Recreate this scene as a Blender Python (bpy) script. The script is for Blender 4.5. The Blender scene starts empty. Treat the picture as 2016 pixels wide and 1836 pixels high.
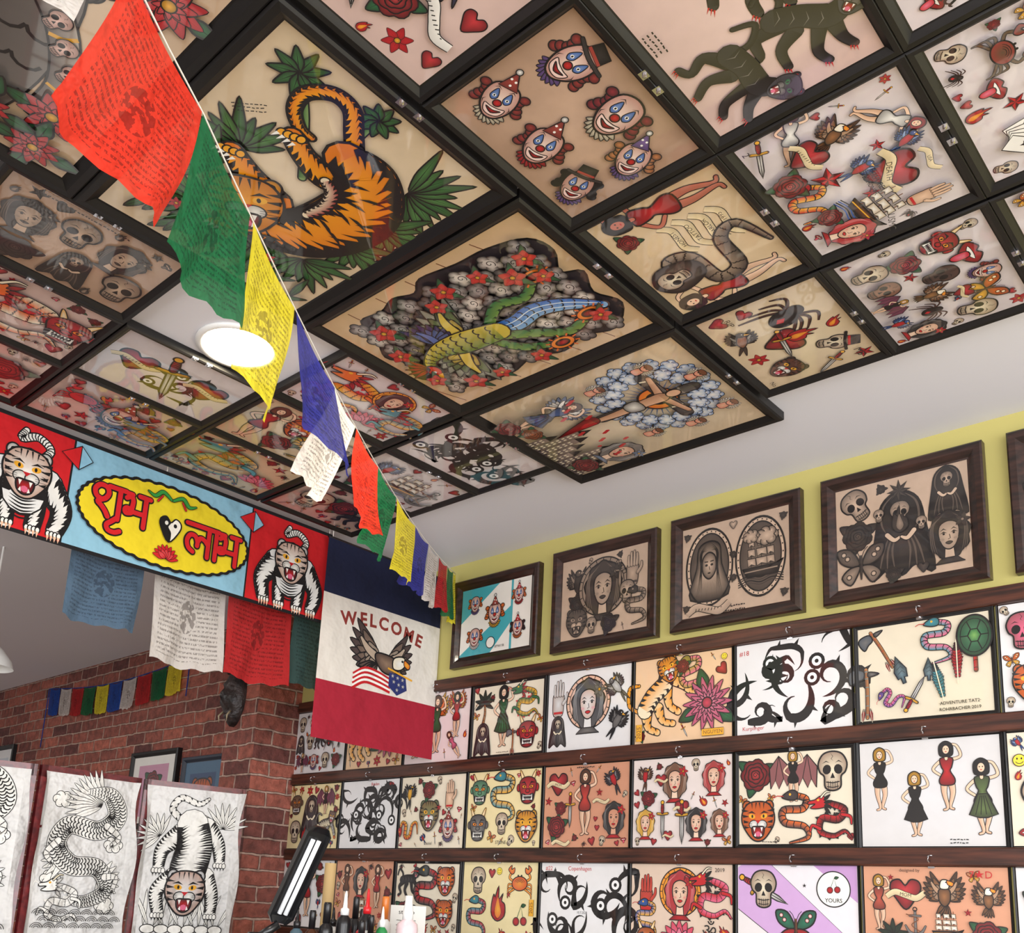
import bpy, math, random
from math import sin, cos, pi, hypot, atan2
from mathutils import Matrix, Vector
from mathutils.geometry import tessellate_polygon
random.seed(7)
ZC=1.6
COL=bpy.context.scene.collection
def s2l(v):
    v=v/255.
    return v/12.92 if v<=.04045 else ((v+.055)/1.055)**2.4
def lin(c): return (s2l(c[0]),s2l(c[1]),s2l(c[2]),1.)
def mix(a,b,t): return tuple(a[i]*(1-t)+b[i]*t for i in range(3))
K=(18,14,16);R=(190,26,34);G=(38,102,60);Y=(232,170,44);B=(46,88,160);W=(242,240,234);O=(222,104,34)
SK=(226,178,146);GR=(112,108,106);BN=(236,224,196);BR=(112,66,40);PK=(220,102,134);LG=(120,170,90);PU=(112,82,150);TL=(56,140,152)
# ------------------------------------------------------------------ materials
def mat(name,col=None,rough=.6,metal=0,coat=0,emis=None,es=0,bump=None,trans=0):
    m=bpy.data.materials.new(name);m.use_nodes=True;nt=m.node_tree;b=nt.nodes['Principled BSDF']
    if col: b.inputs['Base Color'].default_value=lin(col)
    b.inputs['Roughness'].default_value=rough;b.inputs['Metallic'].default_value=metal
    b.inputs['Coat Weight'].default_value=coat;b.inputs['Coat Roughness'].default_value=.03
    if emis: b.inputs['Emission Color'].default_value=lin(emis);b.inputs['Emission Strength'].default_value=es
    if trans: b.inputs['Transmission Weight'].default_value=trans
    if bump:
        n=nt.nodes.new('ShaderNodeTexNoise');n.inputs['Scale'].default_value=bump[0];n.inputs['Detail'].default_value=4
        tc=nt.nodes.new('ShaderNodeTexCoord');nt.links.new(tc.outputs['Object'],n.inputs['Vector'])
        bp=nt.nodes.new('ShaderNodeBump');bp.inputs['Strength'].default_value=bump[1];bp.inputs['Distance'].default_value=bump[2]
        nt.links.new(n.outputs['Fac'],bp.inputs['Height']);nt.links.new(bp.outputs['Normal'],b.inputs['Normal'])
    return m
def colvar(m,c1,c2,scale,stretch=(1,1,1),detail=5,lo=.35,hi=.65):
    nt=m.node_tree;b=nt.nodes['Principled BSDF']
    tc=nt.nodes.new('ShaderNodeTexCoord');mp=nt.nodes.new('ShaderNodeMapping');mp.inputs['Scale'].default_value=stretch
    n=nt.nodes.new('ShaderNodeTexNoise');n.inputs['Scale'].default_value=scale;n.inputs['Detail'].default_value=detail
    r=nt.nodes.new('ShaderNodeValToRGB');r.color_ramp.elements[0].position=lo;r.color_ramp.elements[1].position=hi
    r.color_ramp.elements[0].color=lin(c1);r.color_ramp.elements[1].color=lin(c2)
    nt.links.new(tc.outputs['Object'],mp.inputs[0]);nt.links.new(mp.outputs[0],n.inputs['Vector']);nt.links.new(n.outputs['Fac'],r.inputs[0]);nt.links.new(r.outputs[0],b.inputs['Base Color'])
    return m
def printmat(name,coat,rough,mott,bump=None,trl=0,mscale=25,ior=1.55):
    m=mat(name,rough=rough,coat=coat,bump=bump);nt=m.node_tree;b=nt.nodes['Principled BSDF']
    b.inputs['Coat IOR'].default_value=ior
    a=nt.nodes.new('ShaderNodeAttribute');a.attribute_name='Col'
    tc=nt.nodes.new('ShaderNodeTexCoord');n=nt.nodes.new('ShaderNodeTexNoise');n.inputs['Scale'].default_value=mscale;n.inputs['Detail'].default_value=6
    r=nt.nodes.new('ShaderNodeMapRange');r.inputs[3].default_value=1-mott;r.inputs[4].default_value=1+mott*.4
    nt.links.new(tc.outputs['Object'],n.inputs['Vector']);nt.links.new(n.outputs['Fac'],r.inputs[0])
    mx=nt.nodes.new('ShaderNodeVectorMath');mx.operation='SCALE'
    nt.links.new(a.outputs['Color'],mx.inputs[0]);nt.links.new(r.outputs[0],mx.inputs['Scale']);nt.links.new(mx.outputs[0],b.inputs['Base Color'])
    if trl:
        t=nt.nodes.new('ShaderNodeBsdfTranslucent');ms=nt.nodes.new('ShaderNodeMixShader');ms.inputs[0].default_value=trl
        nt.links.new(mx.outputs[0],t.inputs[0]);nt.links.new(b.outputs[0],ms.inputs[1]);nt.links.new(t.outputs[0],ms.inputs[2])
        nt.links.new(ms.outputs[0],nt.nodes['Material Output'].inputs[0])
    return m
def flagmat(name,col,ink,inkf=.65,trl=.5):
    m=mat(name,col,.9);nt=m.node_tree;b=nt.nodes['Principled BSDF'];L=nt.links
    uv=nt.nodes.new('ShaderNodeTexCoord');sp=nt.nodes.new('ShaderNodeSeparateXYZ');L.new(uv.outputs['UV'],sp.inputs[0])
    def M(op,a,bb=None,c=None):
        n=nt.nodes.new('ShaderNodeMath');n.operation=op
        for i,x in enumerate((a,bb,c)):
            if x is None: continue
            if isinstance(x,(int,float)): n.inputs[i].default_value=x
            else: L.new(x,n.inputs[i])
        return n.outputs[0]
    u,v=sp.outputs[0],sp.outputs[1]
    lv=M('MULTIPLY',v,22);fr=M('FRACT',lv);fl=M('FLOOR',lv)
    line=M('MULTIPLY',M('GREATER_THAN',fr,.3),M('LESS_THAN',fr,.74))
    cb=nt.nodes.new('ShaderNodeCombineXYZ');L.new(M('MULTIPLY',u,80),cb.inputs[0]);L.new(M('MULTIPLY',fl,7.3),cb.inputs[1]);L.new(M('MULTIPLY',fr,1.6),cb.inputs[2])
    n=nt.nodes.new('ShaderNodeTexNoise');n.inputs['Scale'].default_value=1;n.inputs['Detail'].default_value=1;L.new(cb.outputs[0],n.inputs['Vector'])
    txt=M('MULTIPLY',line,M('GREATER_THAN',n.outputs['Fac'],.47))
    du=M('SUBTRACT',u,.5);dv=M('SUBTRACT',v,.5)
    rr=M('SQRT',M('ADD',M('MULTIPLY',M('MULTIPLY',du,du),1.6),M('MULTIPLY',dv,dv)))
    n2=nt.nodes.new('ShaderNodeTexNoise');n2.inputs['Scale'].default_value=16;n2.inputs['Detail'].default_value=3;L.new(uv.outputs['UV'],n2.inputs['Vector'])
    fig=M('MULTIPLY',M('LESS_THAN',rr,.16),M('GREATER_THAN',n2.outputs['Fac'],.48))
    txt=M('MULTIPLY',txt,M('GREATER_THAN',rr,.18))
    mar=M('MULTIPLY',M('MULTIPLY',M('GREATER_THAN',u,.08),M('LESS_THAN',u,.92)),M('MULTIPLY',M('GREATER_THAN',v,.07),M('LESS_THAN',v,.93)))
    f=M('MULTIPLY',M('MULTIPLY',M('MAXIMUM',txt,fig),mar),inkf)
    mx=nt.nodes.new('ShaderNodeMixRGB');mx.inputs[1].default_value=lin(col);mx.inputs[2].default_value=lin(ink);L.new(f,mx.inputs[0])
    L.new(mx.outputs[0],b.inputs['Base Color'])
    t=nt.nodes.new('ShaderNodeBsdfTranslucent');ms=nt.nodes.new('ShaderNodeMixShader');ms.inputs[0].default_value=trl
    L.new(mx.outputs[0],t.inputs[0]);L.new(b.outputs[0],ms.inputs[1]);L.new(t.outputs[0],ms.inputs[2])
    # thin weave: a little light passes straight through
    tr=nt.nodes.new('ShaderNodeBsdfTransparent');m2=nt.nodes.new('ShaderNodeMixShader');m2.inputs[0].default_value=.07;L.new(ms.outputs[0],m2.inputs[1]);L.new(tr.outputs[0],m2.inputs[2])
    L.new(m2.outputs[0],nt.nodes['Material Output'].inputs[0])
    w=nt.nodes.new('ShaderNodeTexNoise');w.inputs['Scale'].default_value=5;w.inputs['Detail'].default_value=3;L.new(uv.outputs['UV'],w.inputs['Vector'])
    bp=nt.nodes.new('ShaderNodeBump');bp.inputs['Strength'].default_value=.8;bp.inputs['Distance'].default_value=.03;L.new(w.outputs['Fac'],bp.inputs['Height']);L.new(bp.outputs[0],b.inputs['Normal']);L.new(bp.outputs[0],t.inputs['Normal'])
    return m
def brickmat():
    m=mat('brick',rough=.8);nt=m.node_tree;b=nt.nodes['Principled BSDF'];L=nt.links
    uv=nt.nodes.new('ShaderNodeTexCoord')
    nz=nt.nodes.new('ShaderNodeTexNoise');nz.inputs['Scale'].default_value=14;nz.inputs['Detail'].default_value=3;L.new(uv.outputs['UV'],nz.inputs['Vector'])
    ad=nt.nodes.new('ShaderNodeVectorMath');ad.operation='MULTIPLY_ADD';ad.inputs[1].default_value=(.018,.018,0);L.new(nz.outputs['Color'],ad.inputs[0]);L.new(uv.outputs['UV'],ad.inputs[2])
    bt=nt.nodes.new('ShaderNodeTexBrick');bt.inputs['Scale'].default_value=1;bt.inputs['Brick Width'].default_value=.205;bt.inputs['Row Height'].default_value=.068
    bt.inputs['Mortar Size'].default_value=.006;bt.inputs['Mortar Smooth'].default_value=.4;bt.inputs['Bias'].default_value=-.1
    bt.inputs['Color1'].default_value=lin((158,88,72));bt.inputs['Color2'].default_value=lin((76,42,42));bt.inputs['Mortar'].default_value=lin((168,138,124))
    L.new(ad.outputs[0],bt.inputs['Vector'])
    n=nt.nodes.new('ShaderNodeTexNoise');n.inputs['Scale'].default_value=26;n.inputs['Detail'].default_value=8;L.new(uv.outputs['UV'],n.inputs['Vector'])
    mx=nt.nodes.new('ShaderNodeMixRGB');mx.blend_type='OVERLAY';mx.inputs[0].default_value=.9;L.new(bt.outputs['Color'],mx.inputs[1]);L.new(n.outputs['Fac'],mx.inputs[2]);L.new(mx.outputs[0],b.inputs['Base Color'])
    sb=nt.nodes.new('ShaderNodeMath');sb.operation='SUBTRACT';L.new(n.outputs['Fac'],sb.inputs[0]);L.new(bt.outputs['Fac'],sb.inputs[1])
    bp=nt.nodes.new('ShaderNodeBump');bp.inputs['Strength'].default_value=1;bp.inputs['Distance'].default_value=.018;L.new(sb.outputs[0],bp.inputs['Height']);L.new(bp.outputs[0],b.inputs['Normal'])
    return m
M_PRINT=printmat('glazed_print',1,.55,.08,ior=1.5)
M_CPRINT=printmat('ceiling_glazed_print',1,.5,.14,ior=1.62)
M_OLD=printmat('aged_glazed_print',1,.55,.26,mscale=18,ior=1.5)
M_CLOTH=printmat('printed_cloth',0,.9,.08,bump=(5,.8,.05),trl=.25)
M_PAPER=printmat('tracing_paper',0,.7,.05,bump=(6,1,.09),trl=.2)
M_BLACK=mat('black_frame_wood',(12,10,11),.45,bump=(60,.1,.002))
M_WALNUT=colvar(mat('dark_walnut_wood',rough=.35,coat=.2),(24,14,11),(58,34,27),9,(1,8,8))
M_RAIL=colvar(mat('stained_rail_wood',rough=.42),(40,20,14),(88,46,31),6,(1,14,14))
M_CEIL=mat('ceiling_paint',(222,222,228),.85,bump=(60,.08,.002))
M_WALL=mat('chartreuse_wall_paint',(190,180,108),.8,bump=(70,.1,.002))
M_WHITE=mat('white_plaster',(215,213,212),.85,bump=(50,.1,.002))
M_BRICK=brickmat()
M_FLOOR=colvar(mat('wood_floor',rough=.55),(120,104,90),(160,142,124),5,(1,10,1))
M_METAL=mat('chrome_metal',(210,210,215),.2,1)
M_BLKP=mat('black_plastic',(22,22,24),.35,coat=.3)
M_WHTP=mat('white_plastic',(235,235,232),.35)
M_REDW=colvar(mat('mahogany_wood',rough=.3,coat=.3),(70,16,20),(112,32,34),6,(8,8,1))
M_SHOJI=mat('shoji_paper',(232,230,224),.8)
M_STR=mat('white_string',(225,220,210),.8)
M_DOOR=mat('dark_metal',(40,42,46),.4,.5)
# ------------------------------------------------------------------ object helpers
def mk(name,v,f,m,parent=None,smooth=False,cols=None,uvs=None,mw=None):
    me=bpy.data.meshes.new(name);me.from_pydata([tuple(p) for p in v],[],f)
    if m: me.materials.append(m)
    if smooth:
        for p in me.polygons: p.use_smooth=True
    if cols:
        a=me.color_attributes.new('Col','FLOAT_COLOR','POINT')
        flat=[]
        for c in cols: flat.extend(c)
        a.data.foreach_set('color',flat)
    if uvs:
        u=me.uv_layers.new(name='UVMap')
        for l in me.loops: u.data[l.index].uv=uvs[l.vertex_index]
    me.update()
    o=bpy.data.objects.new(name,me);COL.objects.link(o)
    if mw is not None: o.matrix_world=mw
    if parent: o.parent=parent
    return o
def tag(o,label,cat,group=None):
    o['label']=label;o['category']=cat
    if group:o['group']=group
    return o
def empty(name,mw,label,cat,group=None):
    o=bpy.data.objects.new(name,None);o.empty_display_size=.05;COL.objects.link(o);o.matrix_world=mw
    return tag(o,label,cat,group)
def box(x0,x1,y0,y1,z0,z1):
    v=[(x,y,z) for z in(z0,z1) for y in(y0,y1) for x in(x0,x1)]
    return v,[(0,2,3,1),(4,5,7,6),(0,1,5,4),(2,6,7,3),(0,4,6,2),(1,3,7,5)]
def join(parts):
    V=[];F=[]
    for v,f in parts:
        n=len(V);V+=list(v);F+=[tuple(i+n for i in q) for q in f]
    return V,F
def bev(o,w=.003,s=2):
    b=o.modifiers.new('b','BEVEL');b.width=w;b.segments=s;b.limit_method='ANGLE';return o
def struct(o): o['kind']='structure';return o
def lathe(prof,n=28,cx=0,cy=0):
    V=[];F=[];m=len(prof)
    for r,z in prof:
        for i in range(n): a=2*pi*i/n;V.append((cx+r*cos(a),cy+r*sin(a),z))
    for j in range(m-1):
        for i in range(n):
            k=(i+1)%n;F.append((j*n+i,j*n+k,(j+1)*n+k,(j+1)*n+i))
    F.append(tuple(reversed(range(n))));F.append(tuple((m-1)*n+i for i in range(n)))
    return V,F
def tube(pts,r,n=8):
    V=[];F=[];m=len(pts);P=[Vector(p) for p in pts]
    for j,p in enumerate(P):
        t=(P[min(j+1,m-1)]-P[max(j-1,0)]).normalized();a=t.orthogonal().normalized() if abs(t.z)>.95 else t.cross(Vector((0,0,1))).normalized();b=t.cross(a)
        rr=r[j] if isinstance(r,(list,tuple)) else r
        for i in range(n):
            q=p+rr*(cos(2*pi*i/n)*a+sin(2*pi*i/n)*b);V.append(tuple(q))
    for j in range(m-1):
        for i in range(n):
            k=(i+1)%n;F.append((j*n+i,j*n+k,(j+1)*n+k,(j+1)*n+i))
    F.append(tuple(reversed(range(n))));F.append(tuple((m-1)*n+i for i in range(n)))
    return V,F
def T(x,y,z): return Matrix.Translation((x,y,z+ZC))
def basis(u,v,w,loc):
    m=Matrix((u,v,w)).transposed().to_4x4();m.translation=Vector((loc[0],loc[1],loc[2]+ZC));return m
def m_ceil(x,y,z): return basis((0,1,0),(1,0,0),(0,0,-1),(x,y,z))
def m_wall(x,y,z): return basis((1,0,0),(0,0,1),(0,-1,0),(x,y,z))
def m_face(x,y,z): return basis((0,1,0),(0,0,1),(1,0,0),(x,y,z))
# ------------------------------------------------------------------ 2D canvas
def cr(pts,closed=False,n=5):
    m=len(pts);out=[];rng=range(m) if closed else range(m-1)
    for i in rng:
        if closed: p0,p1,p2,p3=pts[(i-1)%m],pts[i],pts[(i+1)%m],pts[(i+2)%m]
        else: p0,p1,p2,p3=pts[max(i-1,0)],pts[i],pts[i+1],pts[min(i+2,m-1)]
        for k in range(n):
            t=k/n;out.append(tuple(.5*((2*b)+(-a+c)*t+(2*a-5*b+4*c-d)*t*t+(-a+3*b-3*c+d)*t**3) for a,b,c,d in zip(p0,p1,p2,p3)))
    if not closed: out.append(tuple(pts[-1]))
    return out
def E(cx,cy,rx,ry,n=16,rot=0,a0=0,a1=2*pi):
    o=[]
    full=abs(a1-a0-2*pi)<1e-6
    for i in range(n if full else n+1):
        a=a0+(a1-a0)*i/n;x,y=rx*cos(a),ry*sin(a);o.append((cx+x*cos(rot)-y*sin(rot),cy+x*sin(rot)+y*cos(rot)))
    return o
TXT={}
def textmesh(s,bold=0):
    k=(s,bold)
    if k in TXT: return TXT[k]
    cu=bpy.data.curves.new('t','FONT');cu.body=s;cu.size=1;cu.align_x='CENTER';cu.align_y='CENTER';cu.resolution_u=3;cu.offset=bold
    o=bpy.data.objects.new('t',cu);COL.objects.link(o);dg=bpy.context.evaluated_depsgraph_get();me=bpy.data.meshes.new_from_object(o.evaluated_get(dg))
    r=([(v.co.x,v.co.y) for v in me.vertices],[tuple(p.vertices) for p in me.polygons])
    bpy.data.objects.remove(o);bpy.data.curves.remove(cu);bpy.data.meshes.remove(me);TXT[k]=r;return r
class Cv:
    def __init__(s,Wd,Hd,paper,edge=None,bw=None,hh=None,dz=1.2e-5):
        s.v=[];s.f=[];s.c=[];s.z=0;s.dz=dz;s.bw=None;s.M=[(1,0,0,1,0,0)];s.W=Wd;s.H=Hd
        w,h=Wd/2,Hd/2
        if paper:
            s.fan([(-w,-h),(0,-h),(w,-h),(w,0),(w,h),(0,h),(-w,h),(-w,0)],paper,edge or paper)
        s.bw=bw;k=hh or h;s.M=[(k,0,0,k,0,0)];s.a=w/k
    def push(s,x,y,k=1,rot=0,fl=1,ky=None):
        a,b,c,d,e,f=s.M[-1];ky=ky or k
        A,C,Bb,D=k*fl*cos(rot),-ky*sin(rot),k*fl*sin(rot),ky*cos(rot)
        s.M.append((a*A+c*Bb,b*A+d*Bb,a*C+c*D,b*C+d*D,a*x+c*y+e,b*x+d*y+f))
    def pop(s): s.M.pop()
    def P(s,p):
        a,b,c,d,e,f=s.M[-1];return (a*p[0]+c*p[1]+e,b*p[0]+d*p[1]+f,s.z)
    def col(s,c):
        if s.bw:
            l=(.3*c[0]+.59*c[1]+.11*c[2])/255;l=min(1,l*1.15);c=mix((22,17,17),s.bw,l**1.4)
        return lin(c)
    def add(s,pts,faces,cols):
        s.z+=s.dz;n=len(s.v);s.v+=[s.P(p) for p in pts];s.f+=[tuple(i+n for i in q) for q in faces];s.c+=cols
    def fan(s,pts,c,c2=None):
        n=len(pts);cx=sum(p[0] for p in pts)/n;cy=sum(p[1] for p in pts)/n
        a=s.col(c);b=s.col(c2) if c2 else a
        s.add([(cx,cy)]+list(pts),[(0,1+i,1+(i+1)%n) for i in range(n)],[a]+[b]*n)
    def poly(s,pts,c):
        a=s.col(c);tr=tessellate_polygon([[Vector((p[0],p[1],0)) for p in pts]])
        s.add(pts,[tuple(t) for t in tr],[a]*len(pts))
    def rect(s,x0,y0,x1,y1,c,c2=None):
        a=s.col(c);b=s.col(c2) if c2 else a
        s.add([(x0,y0),(x1,y0),(x1,y1),(x0,y1)],[(0,1,2,3)],[a,a,b,b])
    def line(s,pts,w,c=K,tp=0,closed=False,c2=None):
        if closed: pts=list(pts)+[pts[0]]
        m=len(pts)
        if m<2:return
        V=[];C=[];a=s.col(c);b=s.col(c2) if c2 else a
        for i in range(m):
            p,q=pts[max(i-1,0)],pts[min(i+1,m-1)]
            if closed and i in(0,m-1): p,q=pts[m-2],pts[1]
            dx,dy=q[0]-p[0],q[1]-p[1];l=hypot(dx,dy) or 1e-6;nx,ny=-dy/l,dx/l
            ww=(pts[i][2] if len(pts[i])>2 else 1)*w*.5
            t=i/(m-1)
            if tp==1: ww*=max(.04,sin(pi*t))
            elif tp==2: ww*=max(.04,1-t)
            V+=[(pts[i][0]+nx*ww,pts[i][1]+ny*ww),(pts[i][0]-nx*ww,pts[i][1]-ny*ww)];C+=[a,b]
        s.add(V,[(2*i,2*i+1,2*i+3,2*i+2) for i in range(m-1)],C)
    def sh(s,pts,c,c2=None,lw=.035,n=4,sm=True,cv=False):
        q=cr(pts,True,n) if sm else pts
        if cv: s.poly(q,c)
        else: s.fan(q,c,c2)
        if lw: s.line(q,lw*1.15,K,closed=True)
    def limb(s,pts,c,c2=None,lw=.03,pat=None,pc=K,n=6,step=2,caps=True,gs=.13,gm=.055):
        q=cr(pts,False,n);big=[(x,y,w+2*lw) for x,y,w in q]
        if pat=='spike':
            for i in range(2,len(q)-2,3):
                x,y,w=q[i];dx,dy=q[i+1][0]-q[i-1][0],q[i+1][1]-q[i-1][1];l=hypot(dx,dy) or 1;nx,ny=-dy/l,dx/l
                s.poly([(x+nx*w*.4-dx*.6,y+ny*w*.4-dy*.6),(x+nx*(w*.5+max(w,.08)*.6)-dx*.3,y+ny*(w*.5+max(w,.08)*.6)-dy*.3),(x+nx*w*.4+dx*.6,y+ny*w*.4+dy*.6)],pc)
        if caps:
            for e in(q[0],q[-1]):
                if e[2]>.03: s.fan(E(e[0],e[1],e[2]/2+lw,e[2]/2+lw,12),K)
        s.line(big,1,K)
        if caps:
            for e in(q[0],q[-1]):
                if e[2]>.03: s.fan(E(e[0],e[1],e[2]/2,e[2]/2,12),c2 or c)
        s.line(q,1,c,c2=c2)
        if pat in('stripe','band','spike','scale'):
            for j,i in enumerate(range(1,len(q)-1,step)):
                x,y,w=q[i];dx,dy=q[i+1][0]-q[i-1][0],q[i+1][1]-q[i-1][1];l=hypot(dx,dy) or 1;tx,ty=dx/l,dy/l;nx,ny=-ty,tx;h=w/2
                if pat=='stripe':
                    for sd in(1,-1):
                        r=.55+.35*((j*7+sd*3)%5)/5;g=min(gs*w+.008,gm)
                        s.poly([(x+nx*h*sd-tx*g,y+ny*h*sd-ty*g),(x+nx*h*sd*(1-r*.5)-tx*g*.2,y+ny*h*sd*(1-r*.5)-ty*g*.2),(x+nx*h*sd*(1-r)+tx*g*1.6*sd,y+ny*h*sd*(1-r)+ty*g*1.6*sd),(x+nx*h*sd*(1-r*.4)+tx*g*1.2,y+ny*h*sd*(1-r*.4)+ty*g*1.2),(x+nx*h*sd+tx*g,y+ny*h*sd+ty*g)],pc)
                elif pat=='band': s.line([(x+nx*h,y+ny*h),(x+tx*h*.3,y+ty*h*.3),(x-nx*h,y-ny*h)],.35*w*.5,pc)
                else:
                    for o in(-.5,0,.5): s.line(E(x+nx*h*o*1.2,y+ny*h*o*1.2,h*.3,h*.3,5,atan2(ty,tx),-1.4,1.4),.012+w*.03,K)
        return q
    def text(s,t,x,y,k,c=K,rot=0,bold=0):
        v,f=textmesh(t,bold);s.push(x,y,k,rot);a=s.col(c)
        if v: s.add(v,f,[a]*len(v))
        s.pop()
    def obj(s,parent,m,name='artwork'):
        return mk(name,s.v,s.f,m,parent,cols=s.c)
# ------------------------------------------------------------------ motifs (unit radius)
def leaf(c,x,y,l,w,a,col=G,col2=None,lw=.03):
    c.push(x,y,1,a);q=cr([(0,0),(l*.35,w*.5),(l*.7,w*.35),(l,0),(l*.7,-w*.35),(l*.35,-w*.5)],True,3)
    c.fan(q,col,col2 or mix(col,K,.5));c.line(q,lw,K,closed=True);c.line([(0,0),(l*.85,0)],lw*.8,K,2);c.pop()
def skull(c,col=BN,s2=None,eye=K):
    c.sh([(0,.95),(.45,.82),(.68,.4),(.6,0),(.4,-.2),(.36,-.7),(0,-.85),(-.36,-.7),(-.4,-.2),(-.6,0),(-.68,.4),(-.45,.82)],col,s2 or mix(col,(90,56,44),.55),.07)
    for s in(-1,1):
        c.fan(E(.27*s,.12,.2,.23,12,.3*s),eye);c.line([(.12*s,.42),(.3*s,.5),(.5*s,.4)],.05,K,1);c.line([(.55*s,-.05),(.38*s,-.25),(.42*s,-.4)],.06,K,1)
        for k in range(3): c.line([(.62*s-.05*s*k,.55-.04*k),(.5*s-.05*s*k,.7-.02*k)],.035,K,1)
    c.line([(-.1,.9),(.03,.72),(-.05,.6),(.06,.5)],.03,K,1)
    c.poly([(0,-.02),(.11,-.28),(-.11,-.28)],K);c.line([(-.32,-.45),(0,-.5),(.32,-.45)],.05);c.line([(-.28,-.66),(0,-.71),(.28,-.66)],.04)
    for i in range(-2,3): c.line([(i*.11,-.42),(i*.1,-.76)],.03)
def rose(c,col=R,lf=G,n0=7):
    for a in(.4,2.5,4.4): leaf(c,.35*cos(a),.35*sin(a),.75,.5,a,lf,lw=.05)
    for i,r in enumerate((.66,.5,.35,.2)):
        n=n0-i;q=[(r*(1+.16*abs(sin(n*t/2+i)))*cos(t),r*(1+.16*abs(sin(n*t/2+i)))*sin(t)) for t in[2*pi*j/28 for j in range(28)]]
        c.fan(q,mix(col,(255,190,170),.1+.05*i),mix(col,K,.6));c.line(q,.05,K,closed=True)
    c.line([(.14*(1-t)*cos(9*t),.14*(1-t)*sin(9*t)) for t in[j/12 for j in range(12)]],.04)
def flower(c,col=R,cen=Y,n=6,layers=1,w=.55):
    for l in range(layers):
        k=1-l*.28
        for i in range(n): leaf(c,0,0,k,w*k,2*pi*i/n+l*.5,mix(col,W,.12*l),mix(col,K,.25),.03)
    c.sh(E(0,0,.2,.2,8),cen,mix(cen,K,.4),.04)
def mum(c,col=PK):
    for a in(-.6,3.6,1.8): leaf(c,.5*cos(a),.5*sin(a),.8,.5,a,G)
    flower(c,col,mix(col,R,.5),14,4,.3)
def dagger(c,bl=GR,hd=Y):
    c.sh([(-.1,.3),(.1,.3),(.09,-.6),(0,-1),(-.09,-.6)],W,bl,.035,sm=False);c.line([(0,.3),(0,-.9)],.03)
    c.limb([(-.3,.33,.1),(0,.3,.09),(.3,.33,.1)],hd,mix(hd,K,.4));c.limb([(0,.38,.12),(0,.6,.16),(0,.8,.12)],R,mix(R,K,.5),pat='band');c.sh(E(0,.9,.1,.1,8),hd)
def heart(c,col=R,txt=None,ban=(235,215,170)):
    c.sh([(0,.45),(.3,.75),(.7,.65),(.8,.25),(.5,-.25),(0,-.8),(-.5,-.25),(-.8,.25),(-.7,.65),(-.3,.75)],mix(col,W,.12),mix(col,K,.5),.07)
    if ban: scroll(c,ban,txt)
def sheart(c): heart(c,R,ban=None)
def scroll(c,col=(235,215,170),txt=None):
    c.limb([(-1,-.15,.26),(-.55,.1,.3),(0,-.06,.3),(.55,-.2,.3),(1,.1,.26)],col,mix(col,K,.15),.03,caps=False)
    if txt: c.text(txt,0,-.05,.26,K,-.15)
    else:
        for i in range(9): c.line([(-.6+i*.15,-.1+.1*sin(i*.9)*.3),(-.56+i*.15,.1*(1-i*.25)*.4)],.035,K)
def snake(c,col=G,bel=Y,pat='band',rot=0,head=True):
    p=[(-.2,-.95,.04),(.5,-.75,.14),(.35,-.35,.2),(-.4,-.2,.24),(-.45,.25,.24),(.3,.3,.24),(.45,.65,.2),(0,.8,.2)]
    c.limb(p,col,bel,.035,pat,K,step=2)
    if head:
        c.sh([(.1,.92),(-.12,1.0),(-.42,.85),(-.5,.72),(-.15,.62),(.1,.68)],col,mix(col,K,.3),.04);c.fan(E(-.18,.84,.05,.05,8),Y);c.line([(-.45,.78),(-.7,.8),(-.85,.72)],.03,R)
def wing(c,fl,cols,k=1.):
    c.push(0,0,k,0,fl)
    for L,(cc) in enumerate(cols):
        n=7-L;l=1-.27*L
        for i in range(n):
            a=1.15-1.75*i/n;leaf(c,.08,0,l*(1-.08*i),.26,a,cc,mix(cc,K,.35),.025)
    c.limb([(0,0,.18),(.3,.25,.14),(.45,.5,.05)],cols[-1],None,.025);c.pop()
def bird(c,body=B,brst=R,cols=None):
    cols=cols or[mix(body,K,.3),body,mix(body,W,.4)]
    for a in(-1.9,-1.55): leaf(c,.05,-.2,.85,.14,a,body)
    wing(c,1,cols,.85);wing(c,-1,cols,.85)
    c.sh([(0,.5),(.2,.35),(.2,-.1),(0,-.4),(-.2,-.1),(-.15,.3)],brst,mix(brst,K,.3),.04);c.sh(E(.02,.5,.17,.15,10),body,mix(body,K,.4),.04);c.poly([(.15,.55),(.36,.5),(.15,.44)],Y);c.fan(E(.06,.54,.03,.03,6),W)
def eagle(c,cl=(150,100,60)):
    for i in range(5): leaf(c,0,-.25,.6,.16,-1.2-.25*i,mix(cl,K,.2))
    wing(c,1,[mix(cl,K,.45),cl,mix(cl,W,.3)],1.05);wing(c,-1,[mix(cl,K,.45),cl,mix(cl,W,.3)],1.05)
    c.sh([(0,.3),(.22,.2),(.2,-.2),(0,-.4),(-.2,-.2),(-.22,.2)],cl,mix(cl,K,.5),.04);c.sh([(-.15,.3),(-.1,.6),(.12,.62),(.2,.5),(.15,.28)],W,BN,.04);c.sh([(.12,.6),(.36,.52),(.32,.38),(.15,.44)],Y,O,.03);c.fan(E(.08,.53,.03,.03,6),K)
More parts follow.
